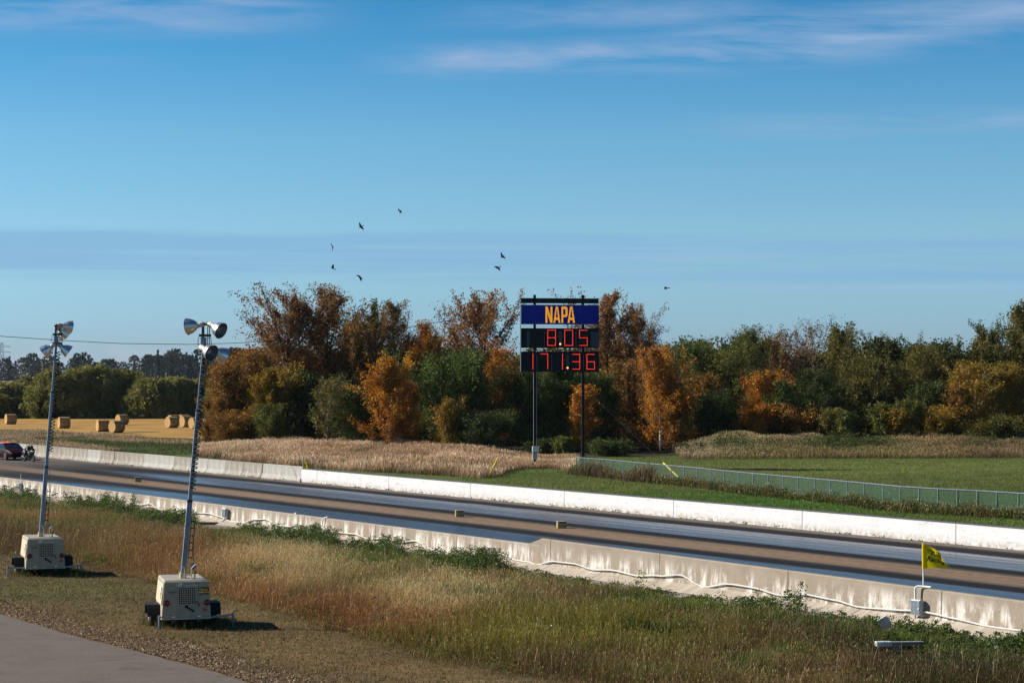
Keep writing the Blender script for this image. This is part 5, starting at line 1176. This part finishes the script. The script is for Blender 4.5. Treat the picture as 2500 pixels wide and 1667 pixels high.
# a) tall dry grass between the near wall and the mown strip
r = np.random.RandomState(21); S1 = Stuff()
X, Y = scatter(-42, 22, 41, 135, 1900000, r); t, d = td(X, Y); P, px, py = atpx(X, Y)
ed = edge_y(px) + 14 * (fnoise(X, Y, 2.2) - .5) * 2
k = (d < DN - .80 - .55 * vnoise(X, Y, 1.3) - .30 * sstep(px, 1150, 1300)) & (py < ed) & (px > -60) & (px < 2560) & (py < 1760)
k &= r.rand(len(X)) < np.clip(62.0 / Y, .35, 1.0) * .95
CLR = [(2160, 1552, 34, 16), (2192, 1602, 76, 20), (520, 1290, 58, 12)]
def clear_of(qx, qy):
    m = np.ones(np.shape(qx), bool)
    for (cx_, cy_, rx_, ry_) in CLR: m &= ((qx - cx_) / rx_) ** 2 + ((qy - cy_) / ry_) ** 2 > 1
    return m
k &= clear_of(px, py)
P, px, py, d, X, Y = P[k], px[k], py[k], d[k], X[k], Y[k]; n = len(P)
col = blobmix(px + 60 * (fnoise(X, Y, 3.0) - .5), py + 25 * (fnoise(X + 50, Y, 2.5) - .5), (.18, .115, .045), FGB)
col = np.array([.22, .145, .06]) * (col / np.array([.22, .145, .06])) ** 1.35
wallg = np.clip(1.25 - (DN - 1.4 - d - 3.0 * (fnoise(X, Y, 3.2) - .42)) / 2.6, 0, 1)
gmix = np.clip(wallg * .9 + .6 * sstep(fnoise(X + 9, Y + 4, 2.6), .54, .66) * np.where(py < ed[k] - 60, 1, .3), 0, 1)
gc = np.where((fnoise(X, Y, 2.0) > .5)[:, None], np.array(GRN), np.array(DGR) * 1.2)
isg = r.rand(n) < gmix; col = np.where(isg[:, None], gc * r.uniform(.8, 1.4, (n, 1)), col)
col *= (.65 + .7 * fnoise(X, Y, 1.1))[:, None] * r.uniform(.65, 1.4, (n, 1))
edgef = np.clip((ed[k] - py) / 26, .25, 1); h = r.uniform(.32, .70, n) * (.65 + .6 * fnoise(X + 20, Y, 2.6)) * edgef; h = np.where(isg, h * .8, h); h = np.minimum(h, .05 + .15 * np.clip(DN - .8 - d, 0, 9) * (.6 + .8 * vnoise(X, Y, 1.7))); h *= .45 + 1.0 * vnoise(X + 5, Y + 9, .9)
stk = (r.rand(n) < .02) & (~isg); h = np.where(stk, h * 1.5, h); col = np.where(stk[:, None], np.array([.55, .42, .24]), col)
drk = r.rand(n) < .18; col = np.where(drk[:, None], col * .45, col)
ln = np.stack([r.normal(.12, .30, n), r.normal(0, .28, n)], 1) * h[:, None] * 1.3 * np.where(stk, .35, 1.0)[:, None]; yw = r.uniform(0, pi, n); w = np.where(isg, r.uniform(.010, .026, n), r.uniform(.004, .011, n))
V, T, C, tip = blades(P, h, w, ln, yw, col * .8, col * 1.15); S1.add(V, T, C)
hd = (~isg) & (r.rand(n) < .38); m_ = hd.sum(); S1.add(*heads(tip[hd], r.uniform(.04, .12, m_), r.uniform(.008, .024, m_), ln[hd], r.uniform(0, pi, m_), np.clip(col[hd] * r.uniform(1.0, 1.7, (m_, 1)) + .02, 0, .6)))
wq = r.choice(n, 2600, replace=False); wq = wq[(fnoise(X[wq] + 70, Y[wq], 3.0) > .50) | (wallg[wq] > .5)]
for i_ in wq:
    nl = r.randint(14, 40); hs = r.uniform(.15, .5) * (1 if DN - d[i_] > 2.2 else .5); zz_ = r.uniform(.0, 1, nl) * hs; sp = .04 + .13 * (1 - zz_ / hs)
    C0 = np.stack([X[i_] + r.normal(size=nl) * sp, Y[i_] + r.normal(size=nl) * sp, zz_ + .02], 1); tone = np.array([GRN, DGR, OLV, (.13, .16, .04), (.16, .10, .05)][r.randint(5)]) * r.uniform(.6, 1.2)
    V, Q, C = leaf_quads(C0, .05, r, tone[None] * r.uniform(.7, 1.35, nl)[:, None]); S1.add(V, np.concatenate([Q[:, [0, 1, 2]], Q[:, [0, 2, 3]]]), C)
S1.build('tall_grass', 'tall dry grass in tan, rust and olive patches before the near wall', 'grass')
print('tall', n)
# flowers in it
r = np.random.RandomState(22); SF = Stuff()
idx = r.choice(n, 900, replace=False); q = tip[idx] + np.array([0, 0, .03]); cl = np.where((fnoise(q[:, 0], q[:, 1], 2.5) > .55)[:, None], np.array([.75, .45, .02]), np.array([.62, .60, .56])); kk = (cl[:, 2] > .3) | (px[idx] > 850)
q, cl = q[kk], cl[kk]; sz = r.uniform(.018, .05, len(q)); V, Q, C = leaf_quads(q, 1.0, r, cl); V = (V - np.repeat(q, 4, 0)) * np.repeat(sz, 4)[:, None] + np.repeat(q, 4, 0)
SF.add(V, np.concatenate([Q[:, [0, 1, 2]], Q[:, [0, 2, 3]]]), C); SF.build('wildflowers', 'small yellow and white wildflowers dotted through the tall grass', 'flowers')

# b) leafy green weeds along the near wall
r = np.random.RandomState(23); S2 = Stuff()
WC = [(40, 1208, 60, 20, .8), (75, 1205, 20, 8, .9), (240, 1232, 60, 14, .9), (310, 1238, 40, 14, 1.15), (285, 1225, 25, 8, 1.1), (395, 1262, 40, 12, .8), (468, 1268, 40, 12, .9), (505, 1270, 30, 8, .8), (610, 1292, 40, 8, .6), (690, 1308, 55, 12, .75), (760, 1312, 50, 14, .9), (800, 1318, 30, 10, .8), (880, 1330, 40, 10, .6), (960, 1340, 50, 14, .8),
      (1060, 1366, 40, 10, .7), (1140, 1382, 60, 14, .9), (1195, 1378, 40, 10, .9), (1240, 1395, 40, 10, .6), (1320, 1408, 60, 16, .7), (1420, 1425, 70, 14, .6), (1590, 1452, 80, 14, .6), (1700, 1470, 50, 12, .7), (1850, 1500, 70, 14, .6), (1940, 1495, 30, 12, 1.0), (1965, 1480, 12, 8, 1.1), (2020, 1530, 90, 14, .6), (2130, 1545, 60, 14, .8), (2215, 1560, 60, 14, .9), (2290, 1568, 50, 14, .9), (2330, 1580, 50, 12, .7), (2420, 1600, 60, 14, .9), (2490, 1592, 40, 14, 1.0), (2100, 1580, 100, 14, .5), (2320, 1610, 120, 14, .5), (1560, 1440, 8, 5, 1.0)]
for (x, y, rx, ry, hh_) in [(a_[0], a_[1] + (16 if a_[0] < 1230 else 0), a_[2], a_[3], a_[4]) for a_ in WC] + [(200, 1236, 60, 10, .9), (285, 1252, 60, 10, 1.0), (420, 1280, 50, 10, .8), (345, 1268, 60, 8, .7)]:
    nst = int(rx * ry * (.19 if x < 1230 else .085)) + 5
    hh_ = hh_ * (.38 if 1230 < x < 1830 and hh_ < .95 else (.62 if x > 1990 else 1.05))
    for _ in range(nst):
        qx, qy = x + r.normal() * rx * .6, y + r.normal() * ry * .6; g = gp(qx, min(max(qy, 1150), 1690)); t_, d_ = td(g[0], g[1])
        if d_ > DN - .75 or not clear_of(qx, qy): continue
        hs = hh_ * r.uniform(.25, 1.0) ** 1.2 * .95; nl = int(50 + 90 * hs); zz_ = r.uniform(.05, 1, nl) ** .8 * hs; sp = .05 + .20 * (1 - zz_ / hs)
        C0 = np.stack([g[0] + r.normal(size=nl) * sp + .08 * zz_, g[1] + r.normal(size=nl) * sp, zz_], 1); tone = np.array([GRN, DGR, (.07, .10, .04), (.12, .15, .035)][r.randint(4)]) * r.uniform(.8, 1.2)
        V, Q, C = leaf_quads(C0, .055, r, tone[None] * r.uniform(.7, 1.35, nl)[:, None]); S2.add(V, np.concatenate([Q[:, [0, 1, 2]], Q[:, [0, 2, 3]]]), C)
S2.build('weeds', 'dark green leafy weeds growing along the foot of the near wall', 'weeds')

# c) mown foreground grass
r = np.random.RandomState(24); S3 = Stuff()
X, Y = scatter(-34, 6, 42, 84, 420000, r); t, d = td(X, Y); P, px, py = atpx(X, Y); rdy = np.interp(px, [q[0] for q in RD], [q[1] for q in RD])
k = (py > edge_y(px) - 10) & (py < rdy - 2 - 22 * fnoise(X, Y, 1.3) * (r.rand(len(X)) < .75)) & (px > -50) & (py < 1710)
P, px, py, X, Y = P[k], px[k], py[k], X[k], Y[k]; n = len(P)
col = blobmix(px, py, (.19, .135, .06), [(140, 1440, 170, 22, (.115, .115, .038), 1.2), (330, 1480, 80, 30, (.13, .115, .042), .8), (760, 1580, 160, 35, (.22, .145, .06), 1), (560, 1500, 60, 20, (.26, .18, .08), 1.2), (700, 1510, 60, 14, (.10, .12, .035), 1.5), (950, 1630, 120, 14, (.20, .13, .055), 1), (880, 1600, 60, 10, (.10, .11, .03), 1.2), (600, 1570, 80, 20, (.12, .11, .04), .9)])
col = np.where((r.rand(n) < .35 * sstep(fnoise(X, Y, 1.7), .4, .6))[:, None], np.array([.085, .10, .03]), col) * r.uniform(.6, 1.35, (n, 1)) * (.7 + .6 * fnoise(X, Y, .8))[:, None]
h = r.uniform(.03, .085, n) * (.7 + .6 * fnoise(X, Y, 1.5)); ln = np.stack([r.normal(.02, .03, n), r.normal(0, .03, n)], 1)
V, T, C, tip = blades(P, h, r.uniform(.008, .018, n), ln, r.uniform(0, pi, n), col * .8, col); S3.add(V, T, C)
# taller tufts left uncut under and beside the trailers
for (cx_, cy_, rx, ry, m_) in ((455, 1524, 75, 9, 2600), (540, 1526, 25, 8, 500), (110, 1398, 60, 6, 2200), (185, 1404, 25, 6, 500), (60, 1402, 25, 6, 400)):
    gx_ = np.array([gp(x, y) for x, y in zip(r.normal(cx_, rx * .6, m_), r.normal(cy_, ry * .6, m_))]); cc_ = np.array([(.06, .085, .022), (.10, .10, .03), (.16, .11, .045)])[r.randint(0, 3, m_)] * r.uniform(.7, 1.3, (m_, 1)); h = r.uniform(.08, .26, m_)
    V, T, C, tip = blades(gx_, h, r.uniform(.010, .022, m_), np.stack([r.normal(.02, .06, m_), r.normal(0, .06, m_)], 1), r.uniform(0, pi, m_), cc_ * .8, cc_); S3.add(V, T, C)
S3.build('mown_grass', 'short mown grass, brownish with green patches, round the trailers', 'grass'); print('mown', n)

# d) gravel and dry clippings along the road edge
r = np.random.RandomState(25); S4 = Stuff(); N0 = 42000
qx = r.uniform(-40, 900, N0); ry_ = np.interp(qx, [q[0] for q in RD] + [860, 1000], [q[1] for q in RD] + [1738, 1770]); wd_ = 30 + 16 * sstep(qx, 200, 600); qy = ry_ - 4 - wd_ * np.abs(r.normal(.45, .34, N0)); k = (qy < 1690)
G = np.array([gp(x, y) for x, y in zip(qx[k], qy[k])]); G[:, 2] = r.uniform(.004, .04, len(G)); kk = fnoise(G[:, 0], G[:, 1], .9) + .35 * r.rand(len(G)) > .5; G = G[kk]
cc_ = np.array([(.38, .27, .17), (.24, .16, .10), (.13, .085, .05), (.46, .35, .24), (.16, .11, .06)])[r.randint(0, 5, len(G))] * r.uniform(.7, 1.3, (len(G), 1))
V, Q, C = leaf_quads(G, .060, r, cc_); V[:, 2] = np.maximum(V[:, 2], .003); S4.add(V, np.concatenate([Q[:, [0, 1, 2]], Q[:, [0, 2, 3]]]), C)
S4.build('gravel', 'loose pale gravel and dry clippings along the edge of the access road', 'gravel')

# e) pale feathery grass behind the far wall, left of the scoreboard, and f) rough grass on the mounds
r = np.random.RandomState(26); S5 = Stuff()
FE = [(470, 1106), (520, 1088), (640, 1078), (760, 1080), (900, 1086), (1040, 1096), (1180, 1106), (1290, 1110), (1330, 1112), (1412, 1122), (1412, 1150), (1330, 1144), (1270, 1146), (1215, 1162), (1170, 1168), (1050, 1160), (900, 1152), (740, 1142), (600, 1128), (470, 1114)]
X, Y = scatter(-40, 8, 118, 215, 480000, r); t, d = td(X, Y); P, px, py = atpx(X, Y); k = inpoly(px, py, FE) & (d > 61.0)
P, X, Y, px, py = P[k], X[k], Y[k], px[k], py[k]; n = len(P)
col = np.where((fnoise(X, Y, 5) > .5)[:, None], np.array([.47, .32, .205]), np.array([.33, .215, .12])); gsp = r.rand(n) < .5 * sstep(fnoise(X + 40, Y, 4.0), .52, .68); col = np.where(gsp[:, None], np.array([.09, .10, .04]), col) * r.uniform(.65, 1.35, (n, 1)) * (.7 + .6 * fnoise(X, Y, 1.7))[:, None]
h = r.uniform(.35, 1.0, n) * (.35 + 1.0 * fnoise(X, Y, 2.6)) * (.82 - .37 * sstep(px, 1180, 1260)); ln = np.stack([r.normal(.20, .16, n), r.normal(-.05, .16, n)], 1) * h[:, None]
V, T, C, tip = blades(P, h, r.uniform(.014, .034, n), ln, r.uniform(0, pi, n), col * .65, col); S5.add(V, T, C)
hd = (~gsp) & (r.rand(n) < .8); m_ = hd.sum(); S5.add(*heads(tip[hd], r.uniform(.16, .34, m_), r.uniform(.035, .075, m_), ln[hd] * 1.2, r.uniform(0, pi, m_), np.clip(col[hd] * 1.3 + .02, 0, .66)))
S5.build('feathery_grass', 'pale feathery tall grass behind the white wall, left of the scoreboard', 'grass'); print('feather', n)
r = np.random.RandomState(27); S6 = Stuff()
X, Y = scatter(11, 62, 166, 214, 420000, r); P, px, py = atpx(X, Y); fy = 1121 - 3 * sstep(px, 1700, 2500); z0 = P[:, 2]
k = (py < fy) & (px < 2580) & (px > 1590) & (Y < 208) & ((z0 > .12) | (r.rand(len(X)) < .35)) & (px > 1600 + 60 * (1 - sstep(z0, 0, .3)))
P, X, Y, px, py = P[k], X[k], Y[k], px[k], py[k]; n = len(P)
col = blobmix(px, py, (.16, .115, .05), [(1700, 1100, 80, 20, (.21, .15, .085), 1.3), (1780, 1090, 80, 20, (.075, .085, .03), 1.2), (1900, 1075, 120, 10, (.20, .14, .075), 1.2), (2080, 1085, 110, 16, (.05, .065, .022), 1.8), (2050, 1105, 150, 10, (.10, .085, .03), 1), (2250, 1075, 90, 14, (.19, .125, .055), 1.4), (2400, 1060, 90, 12, (.20, .13, .065), 1.3), (2380, 1090, 130, 20, (.105, .075, .035), 1.3), (2480, 1095, 80, 20, (.10, .07, .035), 1.3), (2290, 1060, 60, 8, (.07, .085, .03), 1.2)])
col = 1.5 * np.array([.15, .11, .045]) * (col / np.array([.15, .11, .045])) ** 1.4
col *= r.uniform(.6, 1.4, (n, 1)) * (.65 + .7 * fnoise(X, Y, 1.9))[:, None]; h = r.uniform(.25, .66, n) * (.45 + .9 * fnoise(X + 11, Y, 2.2)); ln = np.stack([r.normal(.12, .18, n), r.normal(0, .18, n)], 1) * h[:, None]
V, T, C, tip = blades(P, h, r.uniform(.018, .045, n), ln, r.uniform(0, pi, n), col * .7, col); S6.add(V, T, C)
hd = r.rand(n) < .5; m_ = hd.sum(); S6.add(*heads(tip[hd], r.uniform(.1, .26, m_), r.uniform(.03, .07, m_), ln[hd], r.uniform(0, pi, m_), np.clip(col[hd] * 1.45 + .01, 0, .5)))
for (cx_, cy_, rx_, ry_, nn, hh_) in ((2040, 1096, 95, 12, 150, .8), (2120, 1100, 70, 9, 90, .6), (1775, 1092, 60, 14, 90, .6), (1900, 1088, 50, 12, 50, .5), (2290, 1076, 60, 6, 50, .6), (2400, 1092, 100, 14, 80, .5), (1680, 1105, 40, 8, 40, .4)):
    for _ in range(nn):
        qx, qy = cx_ + r.normal() * rx_ * .5, cy_ + r.normal() * ry_ * .5; j = np.argmin((px - qx) ** 2 + 9 * (py - qy) ** 2); nl = r.randint(18, 46); hs = .35 + hh_ * r.uniform(.5, 1.5)
        C0 = P[j] + np.stack([r.normal(size=nl) * .25, r.normal(size=nl) * .25, r.uniform(0, 1, nl) * hs], 1); tone = np.array([(.05, .075, .02), (.035, .055, .015), (.09, .10, .03)][r.randint(3)])
        V, Q, C = leaf_quads(C0, .13, r, tone[None] * r.uniform(.6, 1.4, nl)[:, None]); S6.add(V, np.concatenate([Q[:, [0, 1, 2]], Q[:, [0, 2, 3]]]), C)
S6.build('mound_grass', 'rough mixed grass covering the low mounds before the right hand trees', 'grass'); print('mound', n)

# g) weeds along the fence, h) rough grass left of the barriers, i) lawn blades
r = np.random.RandomState(28); S7 = Stuff(); X, Y, HH, CC_ = [], [], [], []
for x, dn_ in [(q, 1.0) for q in np.arange(1405, 2600, 3.2)]:
    p = on_fence(x); m_ = int(46 * (1.2 if x < 1720 else .55))
    off = r.normal(0, 1, m_); X.append(p[0] + r.normal(0, .25, m_) - .2); Y.append(p[1] - .55 + off * .75)
    bro = 1 if x < 1600 else (.45 if x < 1760 else .30); base = np.where((r.rand(m_) < bro)[:, None], np.array([.155, .095, .055]), np.array([.10, .10, .028])); base = np.where((r.rand(m_) < .25)[:, None], np.array([.05, .085, .02]), base)
    tall = (1.0 if x < 1600 else .6) * (.4 + 1.0 * vnoise(np.array([x]), np.array([0.]), 26.)[0]); HH.append(r.uniform(.25, 1.0, m_) * tall); CC_.append(base)
X, Y, h, col = map(np.concatenate, (X, Y, HH, CC_)); n = len(X); P = np.stack([X, Y, terrain(X, Y)], 1); col = col * r.uniform(.6, 1.4, (n, 1)); ln = np.stack([r.normal(.05, .2, n), r.normal(0, .2, n)], 1) * h[:, None]
V, T, C, tip = blades(P, h, r.uniform(.02, .05, n), ln, r.uniform(0, pi, n), col * .75, col); S7.add(V, T, C); hd = r.rand(n) < .4; m_ = hd.sum()
S7.add(*heads(tip[hd], r.uniform(.08, .22, m_), r.uniform(.03, .08, m_), ln[hd], r.uniform(0, pi, m_), np.clip(col[hd] * 1.6 + .03 * r.rand(m_, 1), 0, .5)))
for x in np.arange(1560, 2600, 2.6):
    p = on_fence(x); nl = r.randint(14, 34); hs = r.uniform(.15, .62) * (.5 + .9 * vnoise(np.array([x]), np.array([3.]), 31.)[0]); cx_, cy_ = p[0] + r.normal() * .3, p[1] - .5 + r.normal() * .7
    C0 = np.stack([cx_ + r.normal(size=nl) * .22, cy_ + r.normal(size=nl) * .22, r.uniform(.02, 1, nl) * hs], 1); tone = np.array([(.10, .13, .03), (.06, .09, .022), (.17, .11, .045), (.22, .15, .04), (.14, .12, .04)][r.randint(5)]) * r.uniform(.7, 1.2)
    V, Q, C = leaf_quads(C0, .11, r, tone[None] * r.uniform(.6, 1.4, nl)[:, None]); S7.add(V, np.concatenate([Q[:, [0, 1, 2]], Q[:, [0, 2, 3]]]), C)
    if r.rand() < .25:
        C0 = np.stack([cx_ + r.normal(size=6) * .15, cy_ + r.normal(size=6) * .15, hs + r.uniform(0, .12, 6)], 1); V, Q, C = leaf_quads(C0, .07, r, np.array([(.55, .50, .42)]).repeat(6, 0)); S7.add(V, np.concatenate([Q[:, [0, 1, 2]], Q[:, [0, 2, 3]]]), C)
S7.build('fence_weeds', 'brownish weeds and seed heads grown up along the chain link fence', 'weeds')
r = np.random.RandomState(29); S8 = Stuff()
X, Y = scatter(-85, -14, 150, 330, 520000, r); t, d = td(X, Y); P, px, py = atpx(X, Y)
tanp = inpoly(px, py, [(-60, 1062), (60, 1052), (200, 1060), (330, 1068), (480, 1078), (500, 1084), (330, 1082), (150, 1070), (-60, 1078)]) | inpoly(px, py, [(-60, 1078), (60, 1076), (180, 1086), (300, 1098), (240, 1106), (120, 1096), (-60, 1088)])
grp = inpoly(px, py, [(-60, 1070), (500, 1080), (520, 1100), (420, 1112), (250, 1108), (-60, 1088)])
k = (d > 61.2) & (px > -60) & (px < 520) & ((tanp & (fnoise(X, Y, 5.0) > .46) & (r.rand(len(X)) < .6)) | (grp & (r.rand(len(X)) < .5))) 
P, X, Y, tanp = P[k], X[k], Y[k], tanp[k]; n = len(P); tanp &= r.rand(n) < .62
col = np.where(tanp[:, None], np.array([.34, .235, .14]), np.array([.075, .10, .028])) * r.uniform(.6, 1.35, (n, 1)) * (.65 + .7 * fnoise(X, Y, 2.5))[:, None]; h = np.where(tanp, r.uniform(.2, .55, n), r.uniform(.08, .28, n)) * (.3 + .8 * vnoise(X, Y, 4.0)); ln = np.stack([r.normal(.14, .16, n), r.normal(0, .16, n)], 1) * h[:, None]
V, T, C, tip = blades(P, h, r.uniform(.03, .07, n), ln, r.uniform(0, pi, n), col * .75, col); S8.add(V, T, C); hd = tanp & (r.rand(n) < .7); m_ = hd.sum()
S8.add(*heads(tip[hd], r.uniform(.15, .3, m_), r.uniform(.05, .1, m_), ln[hd], r.uniform(0, pi, m_), np.clip(col[hd] * 1.3, 0, .5)))
S8.build('rough_grass', 'rough tan and green grass between the grey barriers and the stubble field', 'grass'); print('rough', n)
r = np.random.RandomState(30); S9 = Stuff(); X, Y = scatter(-8, 62, 78, 178, 560000, r); t, d = td(X, Y); P, px, py = atpx(X, Y)
k = (d > 60.6) & (px < 2560) & (px > 1130) & (r.rand(len(X)) < np.clip(95 / Y, 0, 1) ** 1.5); k &= ~inpoly(px, py, FE) ; P, X, Y, px, py = P[k], X[k], Y[k], px[k], py[k]; n = len(P)
col = blobmix(px, py, (.12, .16, .035), [(2000, 1225, 700, 18, (.075, .165, .022), 1.6), (1330, 1165, 60, 10, (.085, .16, .03), 1.2), (1300, 1195, 160, 14, (.15, .18, .045), 1), (2100, 1140, 500, 14, (.19, .22, .055), 1.2), (1700, 1148, 160, 6, (.25, .205, .08), 1.3), (2300, 1180, 250, 14, (.14, .165, .045), 1)])
col *= r.uniform(.6, 1.4, (n, 1)) * (.55 + .9 * fnoise(X * .35, Y, 1.6))[:, None]; brn = sstep(fnoise(X * .3 + 20, Y, 3.0), .52, .70) * (px > 1300) * (py < 1200); col = col * (1 - .6 * brn[:, None]) + np.array([.19, .155, .06]) * (.6 * brn)[:, None]; h = r.uniform(.04, .13, n) * (1 + .8 * np.exp(-((d[k] - 61.2) / 1.0) ** 2)); ln = np.stack([r.normal(.02, .05, n), r.normal(0, .05, n)], 1)
V, T, C, tip = blades(P, h, r.uniform(.016, .034, n), ln, r.uniform(0, pi, n), col * .8, col); S9.add(V, T, C); S9.build('lawn_grass', 'short green lawn grass beyond the white wall', 'grass'); print('lawn', n)
# small weeds in the joints at the foot of the barriers and walls
r = np.random.RandomState(31); S10 = Stuff()
for i in range(260):
    x = r.uniform(90, 1500) if i < 200 else r.uniform(1500, 2500); t_ = px2t(x, DF) + r.normal() * .1; p = tw(t_, DF - (.18 if x < 736 else .04)); m_ = r.randint(3, 9); hs = r.uniform(.03, .14) * (2.2 if r.rand() < .07 and x < 700 else 1)
    C0 = np.array(p) + np.stack([r.normal(size=m_) * .09, r.normal(size=m_) * .06, r.uniform(.01, hs, m_)], 1); V, Q, C = leaf_quads(C0, .075, r, np.array([(.05, .06, .02)]) * r.uniform(.6, 1.5, (m_, 1))); S10.add(V, np.concatenate([Q[:, [0, 1, 2]], Q[:, [0, 2, 3]]]), C)
S10.build('joint_weeds', 'tiny weeds and dirt clumps in the joint below the far walls', 'weeds')

# ------------------------------------------------------------------ air: the far woods fade a little to blue
hv = bpy.data.materials.new('air'); hv.use_nodes = True; N = NT(hv.node_tree)
for nd in list(hv.node_tree.nodes):
    if nd.type == 'BSDF_PRINCIPLED': hv.node_tree.nodes.remove(nd)
pv = N.n('ShaderNodeVolumePrincipled'); pv.inputs['Color'].default_value = (.62, .80, 1.0, 1); pv.inputs['Density'].default_value = .00003; pv.inputs['Anisotropy'].default_value = .3
N.put(hv.node_tree.nodes['Material Output'].inputs[1], pv.outputs[0])
MB().box(-9000, 9000, -4000, 11000, -2.0, 45).build('haze', hv, kind='stuff', label='thin pale haze in the air over the whole place', category='haze')
